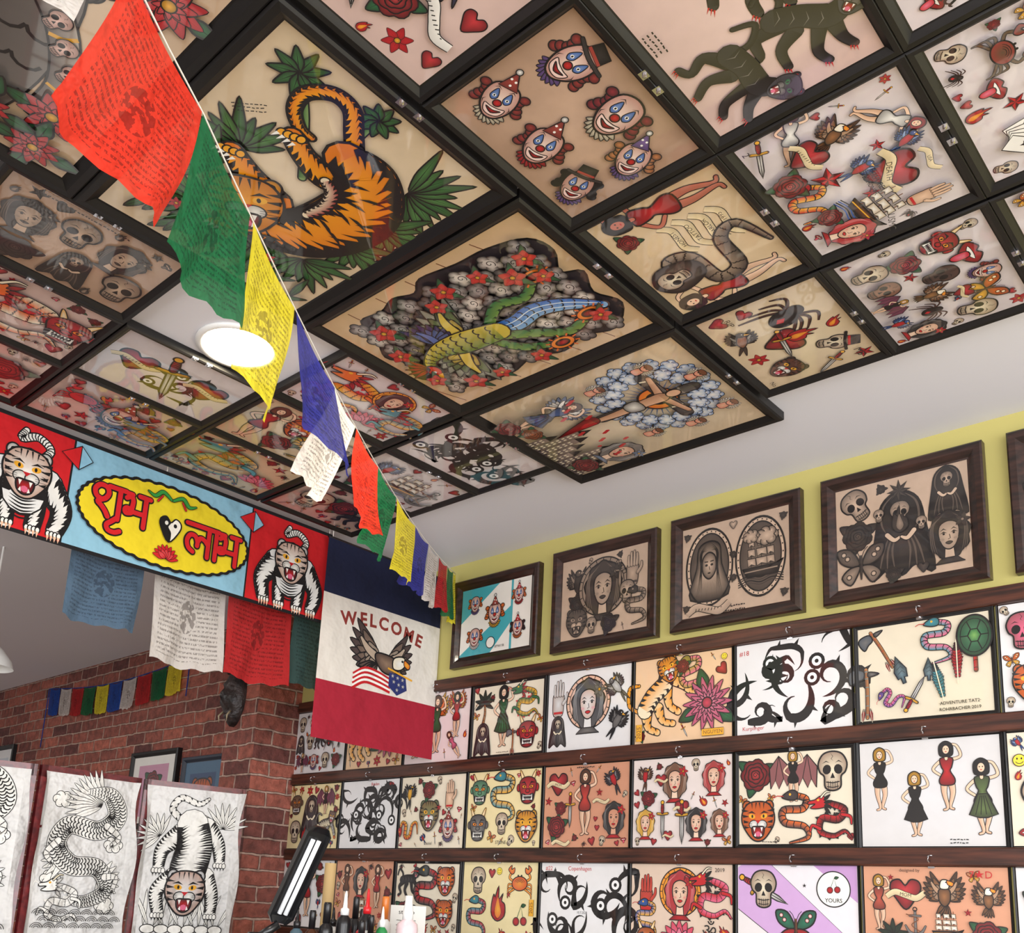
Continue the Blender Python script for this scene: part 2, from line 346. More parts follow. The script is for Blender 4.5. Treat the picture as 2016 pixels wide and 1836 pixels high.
def butterfly(c,a=O,b=Y):
    for f in(1,-1):
        c.push(0,0,1,0,f);c.sh([(.05,.1),(.4,.75),(.95,.8),(.85,.3),(.4,.02)],a,mix(a,K,.4),.06);c.sh([(.05,0),(.5,-.05),(.8,-.4),(.45,-.75),(.15,-.35)],b,mix(b,K,.35),.06)
        for k in range(4): c.line([(.15+.05*k,.12+.05*k),(.85-.14*k,.4+.12*k)],.025,K,1)
        for x,y in((.7,.6),(.55,.4),(.5,-.4)): c.sh(E(x,y,.1,.1,8),W,b,.03)
        c.line([(.02,.35),(.15,.65),(.3,.8)],.03);c.pop()
    c.limb([(0,-.55,.05),(0,-.1,.12),(0,.4,.12)],K,BR,.01)
def cat(c,col=O,stripe=True,mouth=True,muz=W):
    for s in(-1,1): c.sh(E(.55*s,.65,.22,.24,10),col,mix(col,K,.4),.05);c.fan(E(.55*s,.65,.1,.12,8),K if stripe else R)
    c.sh([(0,.85),(.5,.75),(.78,.35),(.8,-.1),(.6,-.5),(.3,-.85),(0,-.95),(-.3,-.85),(-.6,-.5),(-.8,-.1),(-.78,.35),(-.5,.75)],col,mix(col,(120,50,20),.45) if stripe else mix(col,(90,90,100),.5),.06)
    for s in(-1,1):
        if stripe:
            for i in range(4):
                y=.45-i*.25;c.poly([(.82*s-.04*s*i,y+.07),(.42*s,y-.03),(.8*s-.05*s*i,y-.08)],K)
            c.line([(.08*s,.8),(.12*s,.5)],.07,K,2);c.line([(.3*s,.78),(.28*s,.5)],.07,K,2)
        c.line([(.1*s,.28),(.3*s,.38),(.55*s,.32)],.09,K,1);c.fan(E(.3*s,.18,.17,.11,10,.25*s),Y if stripe else G);c.fan(E(.28*s,.18,.05,.08,8),K)
        c.sh(E(.2*s,-.2,.24,.2,10),muz,mix(muz,K,.25),.035)
        for i in range(3): c.line([(.3*s,-.15-i*.07),(.75*s,-.1-i*.12)],.015)
    c.poly([(-.14,0),(.14,0),(0,-.16)],R if stripe else K)
    if mouth:
        c.sh([(-.3,-.32),(0,-.28),(.3,-.32),(.25,-.68),(0,-.82),(-.25,-.68)],R,K,.05);c.fan(E(0,-.62,.13,.12,8),PK)
        for s in(-1,1): c.poly([(.24*s,-.32),(.12*s,-.32),(.18*s,-.52)],W);c.poly([(.2*s,-.7),(.1*s,-.74),(.14*s,-.56)],W)
def panther(c,col=K):
    G2=(40,38,42)
    c.limb([(-.95,.5,.05),(-.8,.85,.07),(-.5,.6,.08),(-.5,.25,.1)],col,G2)
    for p in([(-.4,.1,.3),(-.75,-.2,.2),(-.6,-.55,.14),(-.8,-.7,.14)],[(-.1,0,.28),(-.25,-.4,.18),(-.05,-.75,.14)],[(.5,.2,.28),(.75,-.1,.18),(1,-.25,.14)],[(.3,.1,.26),(.4,-.4,.17),(.65,-.6,.14)]):
        c.limb(p,col,G2,.02)
        for k in(-1,0,1): c.line([(p[-1][0]+.05*k,p[-1][1]-.05),(p[-1][0]+.05+.07*k,p[-1][1]-.16)],.03,R,2)
    c.limb([(-.5,.2,.46),(-.1,.3,.42),(.4,.3,.46),(.6,.5,.36)],col,G2,.02)
    for k in range(4): c.line([(-.5+.25*k,.4),(-.42+.25*k,.25),(-.48+.25*k,.1)],.02,GR,1)
    c.push(.75,.65,.36,-.3);cat(c,(40,38,42),False,muz=GR);c.pop()
def ctiger(c,col=(232,152,36),belly=(240,225,190)):
    c.limb([(-.75,-.1,.1),(-1.0,.3,.1),(-.75,.75,.1),(-.45,.65,.08)],col,None,.025,'stripe')
    for p in([(-.6,-.2,.36),(-.75,-.6,.2),(-.55,-.9,.16)],[(-.2,-.3,.3),(-.25,-.7,.18),(0,-.95,.16)],[(.35,.1,.3),(.15,-.4,.2),(.3,-.75,.18)],[(.55,.2,.3),(.8,-.2,.2),(.95,-.55,.18)]): c.limb(p,col,mix(col,W,.5),.03,'stripe',step=3)
    c.limb([(-.6,-.1,.5),(-.2,.1,.5),(.3,.2,.5),(.5,.45,.42)],col,belly,.03,'stripe');c.push(.62,.5,.42,-.2);cat(c,col);c.pop()
def clown(c,hair=R,hat=None,fc=(236,214,200),ruff=None,blue=B,ho=(160,60,50)):
    rf=ruff or PU
    for i in range(9):
        a=pi+.35+(pi-.7)*i/8;leaf(c,0,-.4,.62,.3,a,rf,lw=.03)
    for s in(-1,1):
        for i in range(5): c.sh(E(.68*s+.1*s*cos(i*1.3),.1+.17*(i-1.5),.19,.16,8),hair,mix(hair,K,.55),.035)
    c.sh([(0,.85),(.45,.68),(.6,.2),(.5,-.3),(.2,-.68),(-.2,-.68),(-.5,-.3),(-.6,.2),(-.45,.68)],fc,mix(fc,(150,80,70),.6),.06)
    for s in(-1,1):
        c.sh([(.24*s-.14,.18),(.24*s,.52),(.24*s+.14,.18),(.24*s,.02)],mix(blue,W,.4),blue,.03,sm=True);c.fan(E(.24*s,.2,.07,.06,8),W);c.fan(E(.24*s,.2,.035,.045,6),K);c.line([(.12*s,.5),(.27*s,.6),(.4*s,.5)],.04,K,1)
        c.line([(.42*s,0),(.5*s,-.12),(.44*s,-.3)],.035,K,1);c.line([(.15*s,.7),(.3*s,.66)],.03,K,1)
    c.sh([(-.38,-.2),(-.15,-.24),(.15,-.24),(.38,-.2),(.28,-.5),(0,-.6),(-.28,-.5)],W,(230,190,180),.03);c.sh([(-.28,-.3),(0,-.36),(.28,-.3),(0,-.5)],R,K,.03);c.sh(E(0,-.04,.15,.14,10),(200,36,36),(120,18,22),.035)
    if hat==0: c.sh([(-.35,.65),(.35,.65),(.1,1.2),(0,1.4),(-.1,1.2)],ho,mix(ho,K,.4),.04,sm=False);c.sh(E(0,1.4,.12,.12,8),W,GR,.03);[c.fan(E(x,y,.05,.05,6),W) for x,y in((0,.8),(.1,1.0),(-.08,1.05))]
    elif hat==1: c.sh([(-.38,.75),(-.33,1.2),(.33,1.2),(.38,.75)],(50,44,44),K,.04,sm=False);c.limb([(-.7,.7,.09),(0,.62,.1),(.7,.7,.09)],(50,44,44));c.line([(-.36,.8),(.36,.8)],.1,ho)
def lady(c,hair=K,acc=R,sk=(236,205,180),halo=None):
    if halo: c.sh(E(0,.1,.95,.95,20),halo,mix(halo,O,.4),.04);c.line(E(0,.1,.82,.82,20),.03,K,closed=True);[c.line([(.84*cos(a),.1+.84*sin(a)),(.93*cos(a),.1+.93*sin(a))],.03) for a in[k*pi/10 for k in range(20)]]
    q=[(.70*(1+.07*sin(9*t))*cos(t),.05+.88*(1+.04*sin(9*t))*sin(t)) for t in[2*pi*k/40 for k in range(40)]]
    c.fan(q,hair,mix(hair,GR,.35));c.line(q,.05,K,closed=True)
    for s in(-1,1):
        for k in range(3): c.line(cr([(.12*s+.06*s*k,.85-.08*k),(.5*s+.04*s*k,.45),(.5*s+.06*s*k,-.2),(.38*s+.07*s*k,-.7)]),.028,mix(hair,W,.45),1)
    c.sh([(-.14,-.3),(-.18,-.8),(-.5,-1),(.5,-1),(.18,-.8),(.14,-.3)],sk,None,.035,sm=False);c.sh([(-.5,-1),(-.25,-.8),(.25,-.8),(.5,-1)],acc,mix(acc,K,.4),.03,sm=False)
    c.sh([(0,.55),(.29,.42),(.35,.05),(.22,-.36),(0,-.5),(-.22,-.36),(-.35,.05),(-.29,.42)],sk,mix(sk,(170,100,70),.4),.04)
    for s in(-1,1): c.line([(.06*s,.2),(.17*s,.27),(.3*s,.19)],.045,K,1);c.line([(.06*s,.1),(.17*s,.15),(.3*s,.1)],.05,K,1);c.fan(E(.17*s,.08,.045,.045,6),K);c.fan(E(.23*s,-.12,.08,.05,8),mix(sk,R,.3))
    c.line([(.02,.05),(.05,-.1),(-.03,-.13)],.025);c.sh([(-.12,-.25),(0,-.2),(.12,-.25),(0,-.32)],R,None,.02)
    c.push(.48,.5,.28);flower(c,acc,Y,5);c.pop()
def pinup(c,dr=R,hair=BR,sk=(238,200,170),wings=None,skirt=False):
    if wings:
        c.push(0,.4,.75);wing(c,1,wings,1);wing(c,-1,wings,1);c.pop()
    c.limb([(.08,-.1,.2),(.14,-.5,.13),(.05,-.9,.07),(.14,-.98,.05)],sk,mix(sk,BR,.3),.018);c.limb([(-.08,-.1,.2),(-.1,-.5,.13),(-.02,-.92,.07),(-.12,-1,.05)],sk,mix(sk,BR,.3),.018)
    c.limb([(-.14,.45,.08),(-.38,.2,.07),(-.2,.02,.06)],sk,None,.015);c.limb([(.14,.45,.08),(.4,.55,.07),(.3,.85,.06),(.12,.9,.05)],sk,None,.015)
    c.sh([(-.17,.5),(.17,.5),(.15,.25),(.1,.12),(.22,-.12),(.16,-.28),(-.16,-.28),(-.22,-.12),(-.1,.12),(-.15,.25)],dr,mix(dr,K,.45),.03)
    if skirt: c.sh([(-.12,.05),(.12,.05),(.36,-.5),(.1,-.58),(-.1,-.58),(-.36,-.5)],dr,mix(dr,K,.5),.03,sm=False);[c.line([(x*.3,0),(x,-.5)],.02) for x in(-.2,-.07,.07,.2)]
    c.limb([(0,.48,.08),(0,.62,.08)],sk,None,.015);c.sh([(0,1.0),(.17,.9),(.2,.7),(.14,.56),(-.14,.56),(-.2,.7),(-.17,.9)],hair,mix(hair,K,.5),.03);c.sh(E(.0,.75,.1,.13,10),sk,None,.02)
    for s in(-1,1): c.fan(E(.04*s,.77,.018,.018,6),K)
    c.fan(E(0,.69,.03,.015,6),R)
def nun(c,sk=(230,215,200)):
    c.sh([(0,1),(.5,.8),(.6,.1),(.9,-1),(-.9,-1),(-.6,.1),(-.5,.8)],(230,225,220),(50,46,46),.05)
    for s in(-1,1):
        for k in range(4): c.line(cr([(.1*s,.92-.08*k),(.42*s-.03*s*k,.6),(.42*s-.02*s*k,0),(.6*s-.08*s*k,-.9)]),.04,K,1)
    c.sh([(0,.6),(.3,.4),(.3,-.1),(0,-.35),(-.3,-.1),(-.3,.4)],sk,GR,.05)
    for s in(-1,1): c.fan(E(.13*s,.15,.07,.045,8),K);c.line([(.05*s,.27),(.22*s,.28)],.04)
    c.line([(0,.1),(.03,-.03)],.03);c.fan(E(0,-.14,.08,.03,6),K);[c.line([(x*.4,-.45),(x,-1)],.05,K,1) for x in(-.7,-.4,-.15,.15,.4,.7)]
def star(c,col=R,n=5):
    q=[((1 if i%2==0 else .42)*sin(pi*i/n),(1 if i%2==0 else .42)*cos(pi*i/n)) for i in range(2*n)]
    c.poly(q,col)
    for i in range(0,2*n,2): c.poly([(0,0),q[i],q[i-1]],mix(col,K,.6))
    c.line(q,.07,K,closed=True)
def anchor(c,col=GR):
    c.limb([(0,.7,.12),(0,-.7,.14)],col);c.limb([(-.65,-.25,.08),(-.4,-.65,.14),(0,-.8,.16),(.4,-.65,.14),(.65,-.25,.08)],col);c.limb([(-.35,.4,.1),(.35,.4,.1)],col);c.line(E(0,.83,.13,.13,10),.07,K,closed=True)
    c.line(cr([(-.6,.5),(.2,.2),(-.25,-.2),(.3,-.6)]),.06,BR)
def ship(c):
    for i in range(4): c.line(cr([(-1,-.65-i*.08),(-.5,-.55-i*.08),(0,-.65-i*.08),(.5,-.55-i*.08),(1,-.65-i*.08)]),.04,B if i%2 else K)
    for x in(-.4,.05,.45): c.line([(x,-.4),(x,.85)],.04,BR)
    for x,w in((-.4,.3),(.05,.4),(.45,.28)):
        for y,k in((.55,.7),(.2,.9),(-.12,1)): c.sh([(x-w*k*.6,y+.15),(x+w*k*.6,y+.15),(x+w*k*.7,y-.12),(x,y-.06),(x-w*k*.5,y-.12)],W,(190,170,140),.03,sm=False)
    c.sh([(-.8,-.3),(.75,-.28),(1,-.15),(.7,-.6),(-.6,-.6)],BR,K,.05,sm=False);c.line([(-.7,-.42),(.75,-.4)],.04,Y)
def spider(c):
    for s in(-1,1):
        for i in range(4): c.limb([(.1*s,.05*i,.07),(.55*s,.5-.3*i,.08),(.9*s,.2-.45*i,.03)],K,(90,50,40),.015)
    c.sh(E(0,-.25,.36,.45,12),(50,30,30),K,.04);c.sh(E(0,.25,.22,.22,10),(60,50,50),K,.04);c.poly([(0,-.2),(.12,-.38),(0,-.55),(-.12,-.38)],R)
def flame(c,a=R,b=Y):
    c.sh([(0,-.9),(.5,-.6),(.5,0),(.25,.2),(.35,.6),(.05,.3),(0,1),(-.25,.4),(-.35,.55),(-.5,0),(-.45,-.6)],a,mix(a,K,.2),.06,n=3);c.sh([(0,-.75),(.25,-.45),(.1,.1),(-.05,.4),(-.25,-.4)],b,O,.02)
def crab(c,col=(222,140,50)):
    for s in(-1,1):
        for i in range(3): c.limb([(.4*s,-.1-.1*i,.08),(.8*s,-.05-.25*i,.07),(.85*s,-.4-.2*i,.02)],col)
        c.limb([(.4*s,.1,.1),(.75*s,.3,.1),(.6*s,.6,.12)],col);c.sh([(.6*s,.5),(.85*s,.75),(.6*s,.98),(.62*s,.75),(.4*s,.85),(.4*s,.6)],col,mix(col,R,.5),.04)
        c.fan(E(.12*s,.42,.06,.06,8),K)
    c.sh(E(0,0,.55,.38,14),col,mix(col,R,.5),.05);[c.line(E(0,0,.18+.1*i,.12+.07*i,10,0,.3,2.8),.025) for i in range(3)]
def oni(c,col=R,hr=K):
    for s in(-1,1): c.sh([(.25*s,.6),(.55*s,1.15),(.7*s,1.2),(.5*s,.55)],BN,Y,.04);c.sh(E(.78*s,.1,.16,.25,10),col,mix(col,K,.4),.04)
    c.sh([(0,.8),(.55,.65),(.75,.2),(.6,-.3),(.45,-.8),(0,-.95),(-.45,-.8),(-.6,-.3),(-.75,.2),(-.55,.65)],mix(col,W,.12),mix(col,K,.4),.06)
    for s in(-1,1): c.line([(.08*s,.2),(.3*s,.45),(.65*s,.4)],.12,hr,1);c.sh(E(.3*s,.15,.19,.12,10,.2*s),Y,O,.04);c.fan(E(.28*s,.15,.06,.07,8),K);c.line(E(.3*s,-.15,.25,.2,8,0,.5,2.6),.03)
    c.sh(E(0,-.12,.2,.14,10),col,mix(col,K,.5),.04);c.sh([(-.5,-.3),(0,-.4),(.5,-.3),(.4,-.75),(0,-.68),(-.4,-.75)],K,K,.04)
    for i in range(-3,4): c.poly([(i*.12-.05,-.4),(i*.12+.05,-.4),(i*.12,-.52)],W);c.poly([(i*.1-.04,-.7),(i*.1+.04,-.7),(i*.1,-.58)],W)
    for s in(-1,1): c.poly([(.42*s,-.72),(.3*s,-.7),(.38*s,-.3)],W)
def feather(c,col=R):
    for i in range(12):
        y=-.7+i*.13
        for s in(-1,1): leaf(c,0,y,.34*(1-abs(i-5)/9),.14,pi/2-s*.85,mix(col,K,.7 if i>8 else 0),lw=.02)
    c.line([(0,-1),(0,.95)],.045,BN)
def tomahawk(c,col=R):
    c.limb([(0,-1,.1),(.03,0,.12),(0,.85,.12)],BR,(180,120,70),.025,'band',col);c.sh([(-.1,.5),(-.35,.42),(-.62,.3),(-.68,.7),(-.5,.88),(-.1,.8)],GR,(70,80,90),.05);c.sh([(.1,.55),(.5,.65),(.1,.75)],GR,K,.04)
    for s in(-.15,.15): c.push(s,-.9,.3,s);feather(c,R);c.pop()
def arrowhead(c,col=(70,100,110)):
    c.sh([(0,1),(.4,0),(.3,-.55),(.12,-.5),(.1,-.9),(-.1,-.9),(-.12,-.5),(-.3,-.55),(-.4,0)],mix(col,W,.2),mix(col,K,.5),.06,sm=False);[c.line([(-.2,y),(.1,y+.15),(.22,y-.05)],.03) for y in(-.2,.1,.4)]
def shield(c,col=G):
    c.limb([(0,-1.6,.16),(0,-.7,.16)],R,BR,.02,'band')
    c.sh(E(0,0,.75,.95,20),mix(col,W,.15),mix(col,K,.5),.07);c.line(E(0,0,.6,.78,20),.035,K,closed=True)
    for i in range(6): a=pi*i/3;c.line([(.25*cos(a),.3*sin(a)),(.6*cos(a),.78*sin(a))],.05)
    c.sh(E(0,0,.28,.33,6),LG,G,.05,sm=False)
def palm(c):
    c.limb([(-.1,-1,.18),(.05,-.3,.12),(0,.3,.1)],BR,(170,120,70),.025,'band')
    for i in range(7): leaf(c,0,.3,.75,.24,-.5+4.1*i/6,(30,50,34) ,lw=.04)
def hand(c,sk=(236,200,170)):
    c.sh([(-.3,-.9),(.25,-.9),(.35,-.2),(.3,.2),(-.3,.25),(-.38,-.2)],sk,mix(sk,BR,.4),.04)
    for x,l in((-.24,.5),(-.08,.68),(.09,.72),(.25,.58)): c.limb([(x,.15,.14),(x*1.1,.15+l*.6,.13),(x*1.05,.2+l,.1)],sk,mix(sk,BR,.3),.025)
    c.limb([(.3,-.3,.16),(.52,-.02,.14),(.55,.25,.1)],sk,mix(sk,BR,.3),.025);c.line([(-.3,-.75),(.28,-.75)],.12,R)
def cards(c):
    for i in range(5):
        c.push(0,-.7,1,.5-.25*i);c.sh([(-.3,.3),(.3,.3),(.3,1.2),(-.3,1.2)],W,None,.035,sm=False);c.push(-.05,.85,.16);(heart(c,R,ban=None) if i%2 else star(c,K));c.pop();c.pop()
def lips(c):
    c.sh([(-.8,.1),(-.3,.45),(0,.3),(.3,.45),(.8,.1),(.3,-.35),(-.3,-.35)],R,mix(R,K,.4),.06);c.sh([(-.5,.08),(0,.15),(.5,.08),(0,-.1)],W,None,.03);c.sh([(-.2,-.05),(.2,-.05),(.25,-.6),(0,-.8),(-.2,-.6)],PK,R,.05)
def hatskull(c):
    skull(c);c.sh([(-.5,.8),(-.42,1.45),(.42,1.45),(.5,.8)],K,(60,60,66),.03,sm=False);c.limb([(-.85,.72,.12),(0,.66,.12),(.85,.72,.12)],K);c.line([(-.45,.88),(.45,.88)],.14,R)
def bat(c,col=(70,60,90)):
    for f in(1,-1):
        c.push(0,0,1,0,f);c.poly([(.1,.3),(.6,.8),(1,.3),(.95,-.5),(.75,-.15),(.6,-.5),(.4,-.1),(.25,-.4),(.1,-.1)],mix(col,R,.3));c.line([(.1,.3),(.6,.8),(1,.3),(.95,-.5),(.75,-.15),(.6,-.5),(.4,-.1),(.25,-.4),(.1,-.1)],.05);c.line([(.6,.8),(.75,-.15)],.03);c.line([(.6,.8),(.4,-.1)],.03);c.pop()
    pinup(c,K,Y)
def dragon(c,col=G,bel=Y,sp=R):
    c.limb([(.9,-.9,.03),(.6,-.6,.12),(.1,-.8,.18),(-.5,-.6,.24),(-.4,-.05,.28),(.3,-.1,.3),(.6,.3,.28),(.1,.55,.24),(-.3,.55,.22)],col,bel,.03,'spike',sp)
    for p in([(-.5,-.5,.12),(-.85,-.35,.1),(-.95,-.6,.05)],[(.5,.1,.12),(.85,0,.1),(.9,-.3,.05)]): c.limb(p,col)
    c.push(-.5,.6,1,.1);c.sh([(.25,.25),(.05,.3),(-.2,.18),(-.5,.15),(-.52,.02),(-.2,0),(-.45,-.15),(-.1,-.22),(.25,-.15)],col,mix(col,K,.35),.04,cv=True);c.fan(E(-.05,.15,.06,.05,8),Y);c.limb([(.1,.25,.06),(.35,.45,.05),(.55,.42,.02)],BN);c.line(cr([(-.48,.1),(-.7,.25),(-.8,.05)]),.03,sp)
    for i in range(4): leaf(c,.2,.1-.1*i,.4,.14,.6-.5*i,sp,lw=.02)
    c.pop()
def tribal(c,seed=1,n=5):
    rd=random.Random(seed)
    for i in range(n):
        x,y,th=rd.uniform(-.7,.7),-.9+1.8*i/n,rd.uniform(0,6.28);k0=rd.uniform(.5,1.5)*rd.choice((-1,1));k1=rd.uniform(3,7)*(1 if k0>0 else -1);pts=[]
        N=22;wm=rd.uniform(.14,.24)
        for j in range(N):
            t=j/N;pts.append((x,y,wm*max(.03,sin(pi*t)**.8)*(1 if t<.6 else (1-t)*1.6+.3)));th+=(k0+k1*t)*.09;x+=.09*cos(th);y+=.09*sin(th)
            x=max(-1,min(1,x));y=max(-.92,min(.92,y))
        c.line(pts,1,K)
        for j in(6,11):
            px,py,pw=pts[j];dx,dy=pts[j+1][0]-px,pts[j+1][1]-py;s=1 if k0<0 else -1
            c.poly([(px,py),(px+dx*1.5-dy*2.6*s,py+dy*1.5+dx*2.6*s),(px+dx*1.6,py+dy*1.6)],K)
    for i in range(2):
        x,y=rd.uniform(-.4,.4),rd.uniform(-.6,.6);c.fan(E(x,y,.2,.2,14),K);c.fan(E(x,y,.12,.12,14),(240,240,240));c.fan(E(x,y,.05,.05,10),K)
def smiley(c): c.sh(E(0,0,.9,.9,16),(240,215,60),None,.1);c.fan(E(-.3,.25,.12,.18,6),K);c.fan(E(.3,.25,.12,.18,6),K);c.line(E(0,0,.55,.5,10,0,3.5,5.9),.1)
def cherry(c): c.line([(-.3,-.3),(.1,.7),(.35,-.2)],.06,G);c.sh(E(-.35,-.45,.3,.3,10),R,mix(R,K,.3),.05);c.sh(E(.4,-.4,.3,.3,10),R,mix(R,K,.3),.05);leaf(c,.1,.7,.5,.3,.2,G)
def reaper(c):
    c.sh([(0,1),(.4,.75),(.55,.1),(.7,-1),(.3,-.8),(0,-1),(-.3,-.8),(-.7,-1),(-.55,.1),(-.4,.75)],(70,66,70),K,.05);c.push(0,.45,.33);skull(c);c.pop()
    for s in(-1,1):
        c.line(cr([(.1*s,.95),(.36*s,.7),(.42*s,.3),(.3*s,0)]),.05,GR,1)
        for k in range(3): c.line(cr([(.1*s+.08*s*k,-.05),(.2*s+.1*s*k,-.4),(.15*s+.18*s*k,-.9)]),.045,GR,1)
    for s in(-1,1): c.limb([(.3*s,.0,.1),(.15*s,-.15,.09),(.02*s,-.1,.05)],BN,None,.02)
def lotus(c,col=PK):
    for i in range(9): leaf(c,0,-.3,.95,.4,.1+(pi-.2)*i/8,col,mix(col,R,.5))
    for i in range(5): leaf(c,0,-.35,.7,.36,.6+(pi-1.2)*i/4,mix(col,W,.3),col)
def cherub(c):
    wing(c,1,[W,BN],.8);wing(c,-1,[W,BN],.8);c.sh([(-.2,.1),(.2,.1),(.25,-.4),(-.25,-.4)],SK,mix(SK,R,.3),.04);c.sh(E(0,.35,.28,.28,12),SK,mix(SK,R,.3),.05);c.sh(E(0,.52,.3,.17,10),BR,None,.04)
    for s in(-1,1): c.fan(E(.1*s,.32,.04,.04,6),K)
def cloud(c,a=W,b=B,n=7):
    for i in range(n):
        t=2*pi*i/n;c.sh(E(.5*cos(t),.35*sin(t),.36,.34,12),a,mix(a,b,.75),.05);c.line(E(.5*cos(t),.35*sin(t),.2,.19,10,t,0,4),.035,K,1)
    c.fan(E(0,0,.5,.35,12),a,mix(a,b,.3))
FILL=[rose,star,sheart,butterfly,skull,dagger,spider,bird,flame,flower,rose,lips,sheart,dagger]
SLIM=(pinup,dagger,feather,tomahawk,palm,scroll)
def gaps(c,items,count,rmin=.075,rmax=.2,seed=1):
    rd=random.Random(seed);occ=[]
    for it in items:
        s=it[3]
        if s<.01: continue
        if it[0] in SLIM:
            rot=it[4] if len(it)>4 else 0;vx,vy=-sin(rot),cos(rot)
            if it[0] is scroll: vx,vy=cos(rot),sin(rot)
            for k in(-.75,-.25,.25,.75): occ.append((it[1]+vx*k*s,it[2]+vy*k*s,s*.36))
        else: occ.append((it[1],it[2],s*.98))
    for n_ in range(count):
        best=None
        for k in range(160):
            x,y=rd.uniform(-c.a+.06,c.a-.06),rd.uniform(-.93,.88)
            r=min([hypot(x-a,y-b)-q for a,b,q in occ]+[c.a-abs(x),1-abs(y),rmax])
            if best is None or r>best[2]: best=(x,y,r)
        if best[2]<rmin: break
        x,y,r=best;occ.append((x,y,r));c.push(x,y,r*.92,rd.uniform(-.7,.7));rd.choice(FILL)(c);c.pop()
def pile(c,items,up=1.1,fill=14):
    its=[]
    for it in items:
        it=list(it);it[3]=it[3]*(up if it[3]>.15 and it[0] is not tribal else 1);its.append(it)
    if fill and not any(i[0] is tribal for i in its): gaps(c,its,fill,seed=len(items)*13+int(abs(items[0][1])*100))
    for it in its:
        fn,x,y,s=it[:4];rot=it[4] if len(it)>4 else 0;kw=it[5] if len(it)>5 else {}
        c.push(x,y,s,rot);fn(c,**kw);c.pop()
def scribble(c,x,y,w=.3,n=2,k=.035):
    rd=random.Random(int(x*100+y*37))
    for j in range(n):
        xx=x-w/2
        while xx<x+w/2:
            d=rd.uniform(.02,.05);c.line([(xx,y-j*k*1.8),(xx+d,y-j*k*1.8+rd.uniform(-.3,.3)*k)],k*.5,K);xx+=d+.018
# ------------------------------------------------------------------ frames
def framemesh(Wd,Hd,b,d,lip=.6):
    V=[];F=[]
    for ins,z in((0,0),(0,d*.85),(b*.12,d),(b*.5,d*.96),(b*.62,d*.85),(b*.88,d*lip),(b,d*lip*.9),(b,.0008)):
        w,h=Wd/2-ins,Hd/2-ins;V+=[(-w,-h,z),(w,-h,z),(w,h,z),(-w,h,z)]
    for j in range(7):
        for i in range(4): k=(i+1)%4;F.append((j*4+i,j*4+k,j*4+4+k,j*4+4+i))
    F.append((0,3,2,1));return V,F
def clipmesh():
    a=box(-.008,.008,-.004,.010,0,.004);b=lathe([(.004,.004),(.004,.007),(.0015,.008)],8,0,.004);return join([a,b])
def framed(name,mw,gw,gh,b,d,fm,art,label,cat_,group,pm=M_PRINT,lip=.6,clips=0):
    e=empty(name,mw,label,cat_,group);v,f=framemesh(gw+2*b,gh+2*b,b,d,lip);mk('frame',v,f,fm,e)
    o=art.obj(e,pm);o.location=(0,0,d*.55)
    if clips:
        for x in ([-.02,.02] if clips==2 else [0]):
            v,f=clipmesh();k=mk('mirror_clip',v,f,M_METAL,e);k.location=(x,gh/2+b-.006,d*.9)
    return e
# ================================================================== STRUCTURE
def wallbox(name,x0,x1,y0,y1,z0,z1,m):
    v,f=box(x0,x1,y0,y1,z0+ZC,z1+ZC);V=[];F=[];U=[]
    for q in f:
        n=len(V);ps=[v[i] for i in q];a,b_,c_=[Vector(p) for p in ps[:3]];nn=(b_-a).cross(c_-a)
        for p in ps:
            V.append(p);U.append((p[1],p[2]) if abs(nn.x)>1e-9 else ((p[0],p[2]) if abs(nn.y)>1e-9 else (p[0],p[1])))
        F.append(tuple(range(n,n+4)))
    return struct(mk(name,V,F,m,uvs=U))
CE=1.325;FL=-ZC
wallbox('floor',-9,3,-3,2.7,FL-.1,FL,M_FLOOR)
wallbox('ceiling',-9.1,3.1,-3.1,2.8,CE,CE+.1,M_CEIL)
wallbox('wall_right',-3.68,3,2.59,2.75,FL,CE,M_WALL)
wallbox('wall_right_rear',-9,-3.68,2.59,2.75,FL,CE,M_BRICK)
wallbox('wall_pier',-3.93,-3.68,2.36,2.59,FL,CE,M_BRICK)
wallbox('wall_back',-9.15,-9,-3,2.75,FL,CE,M_WHITE)
wallbox('wall_left',-9,-1.2,-3.15,-3,FL,CE,M_WHITE)
wallbox('wall_front',3,3.15,-3.15,2.75,FL,-1.0,M_WHITE)
struct(mk('window_1',*join([box(3.02,3.1,-3.1,2.7,ZC-1,ZC-.94),box(3.02,3.1,-3.1,2.7,ZC+1.25,ZC+CE)]+[box(3.02,3.1,y,y+.06,ZC-.94,ZC+1.25) for y in(-3.1,-1.2,.7,2.64)]),M_DOOR))
struct(mk('window_2',*join([box(-1.2,3,-3.12,-3.04,0,.5),box(-1.2,3,-3.12,-3.04,ZC+1.2,ZC+CE)]+[box(x,x+.06,-3.12,-3.04,.5,ZC+1.2) for x in(-1.2,.9,2.9)]),M_DOOR))
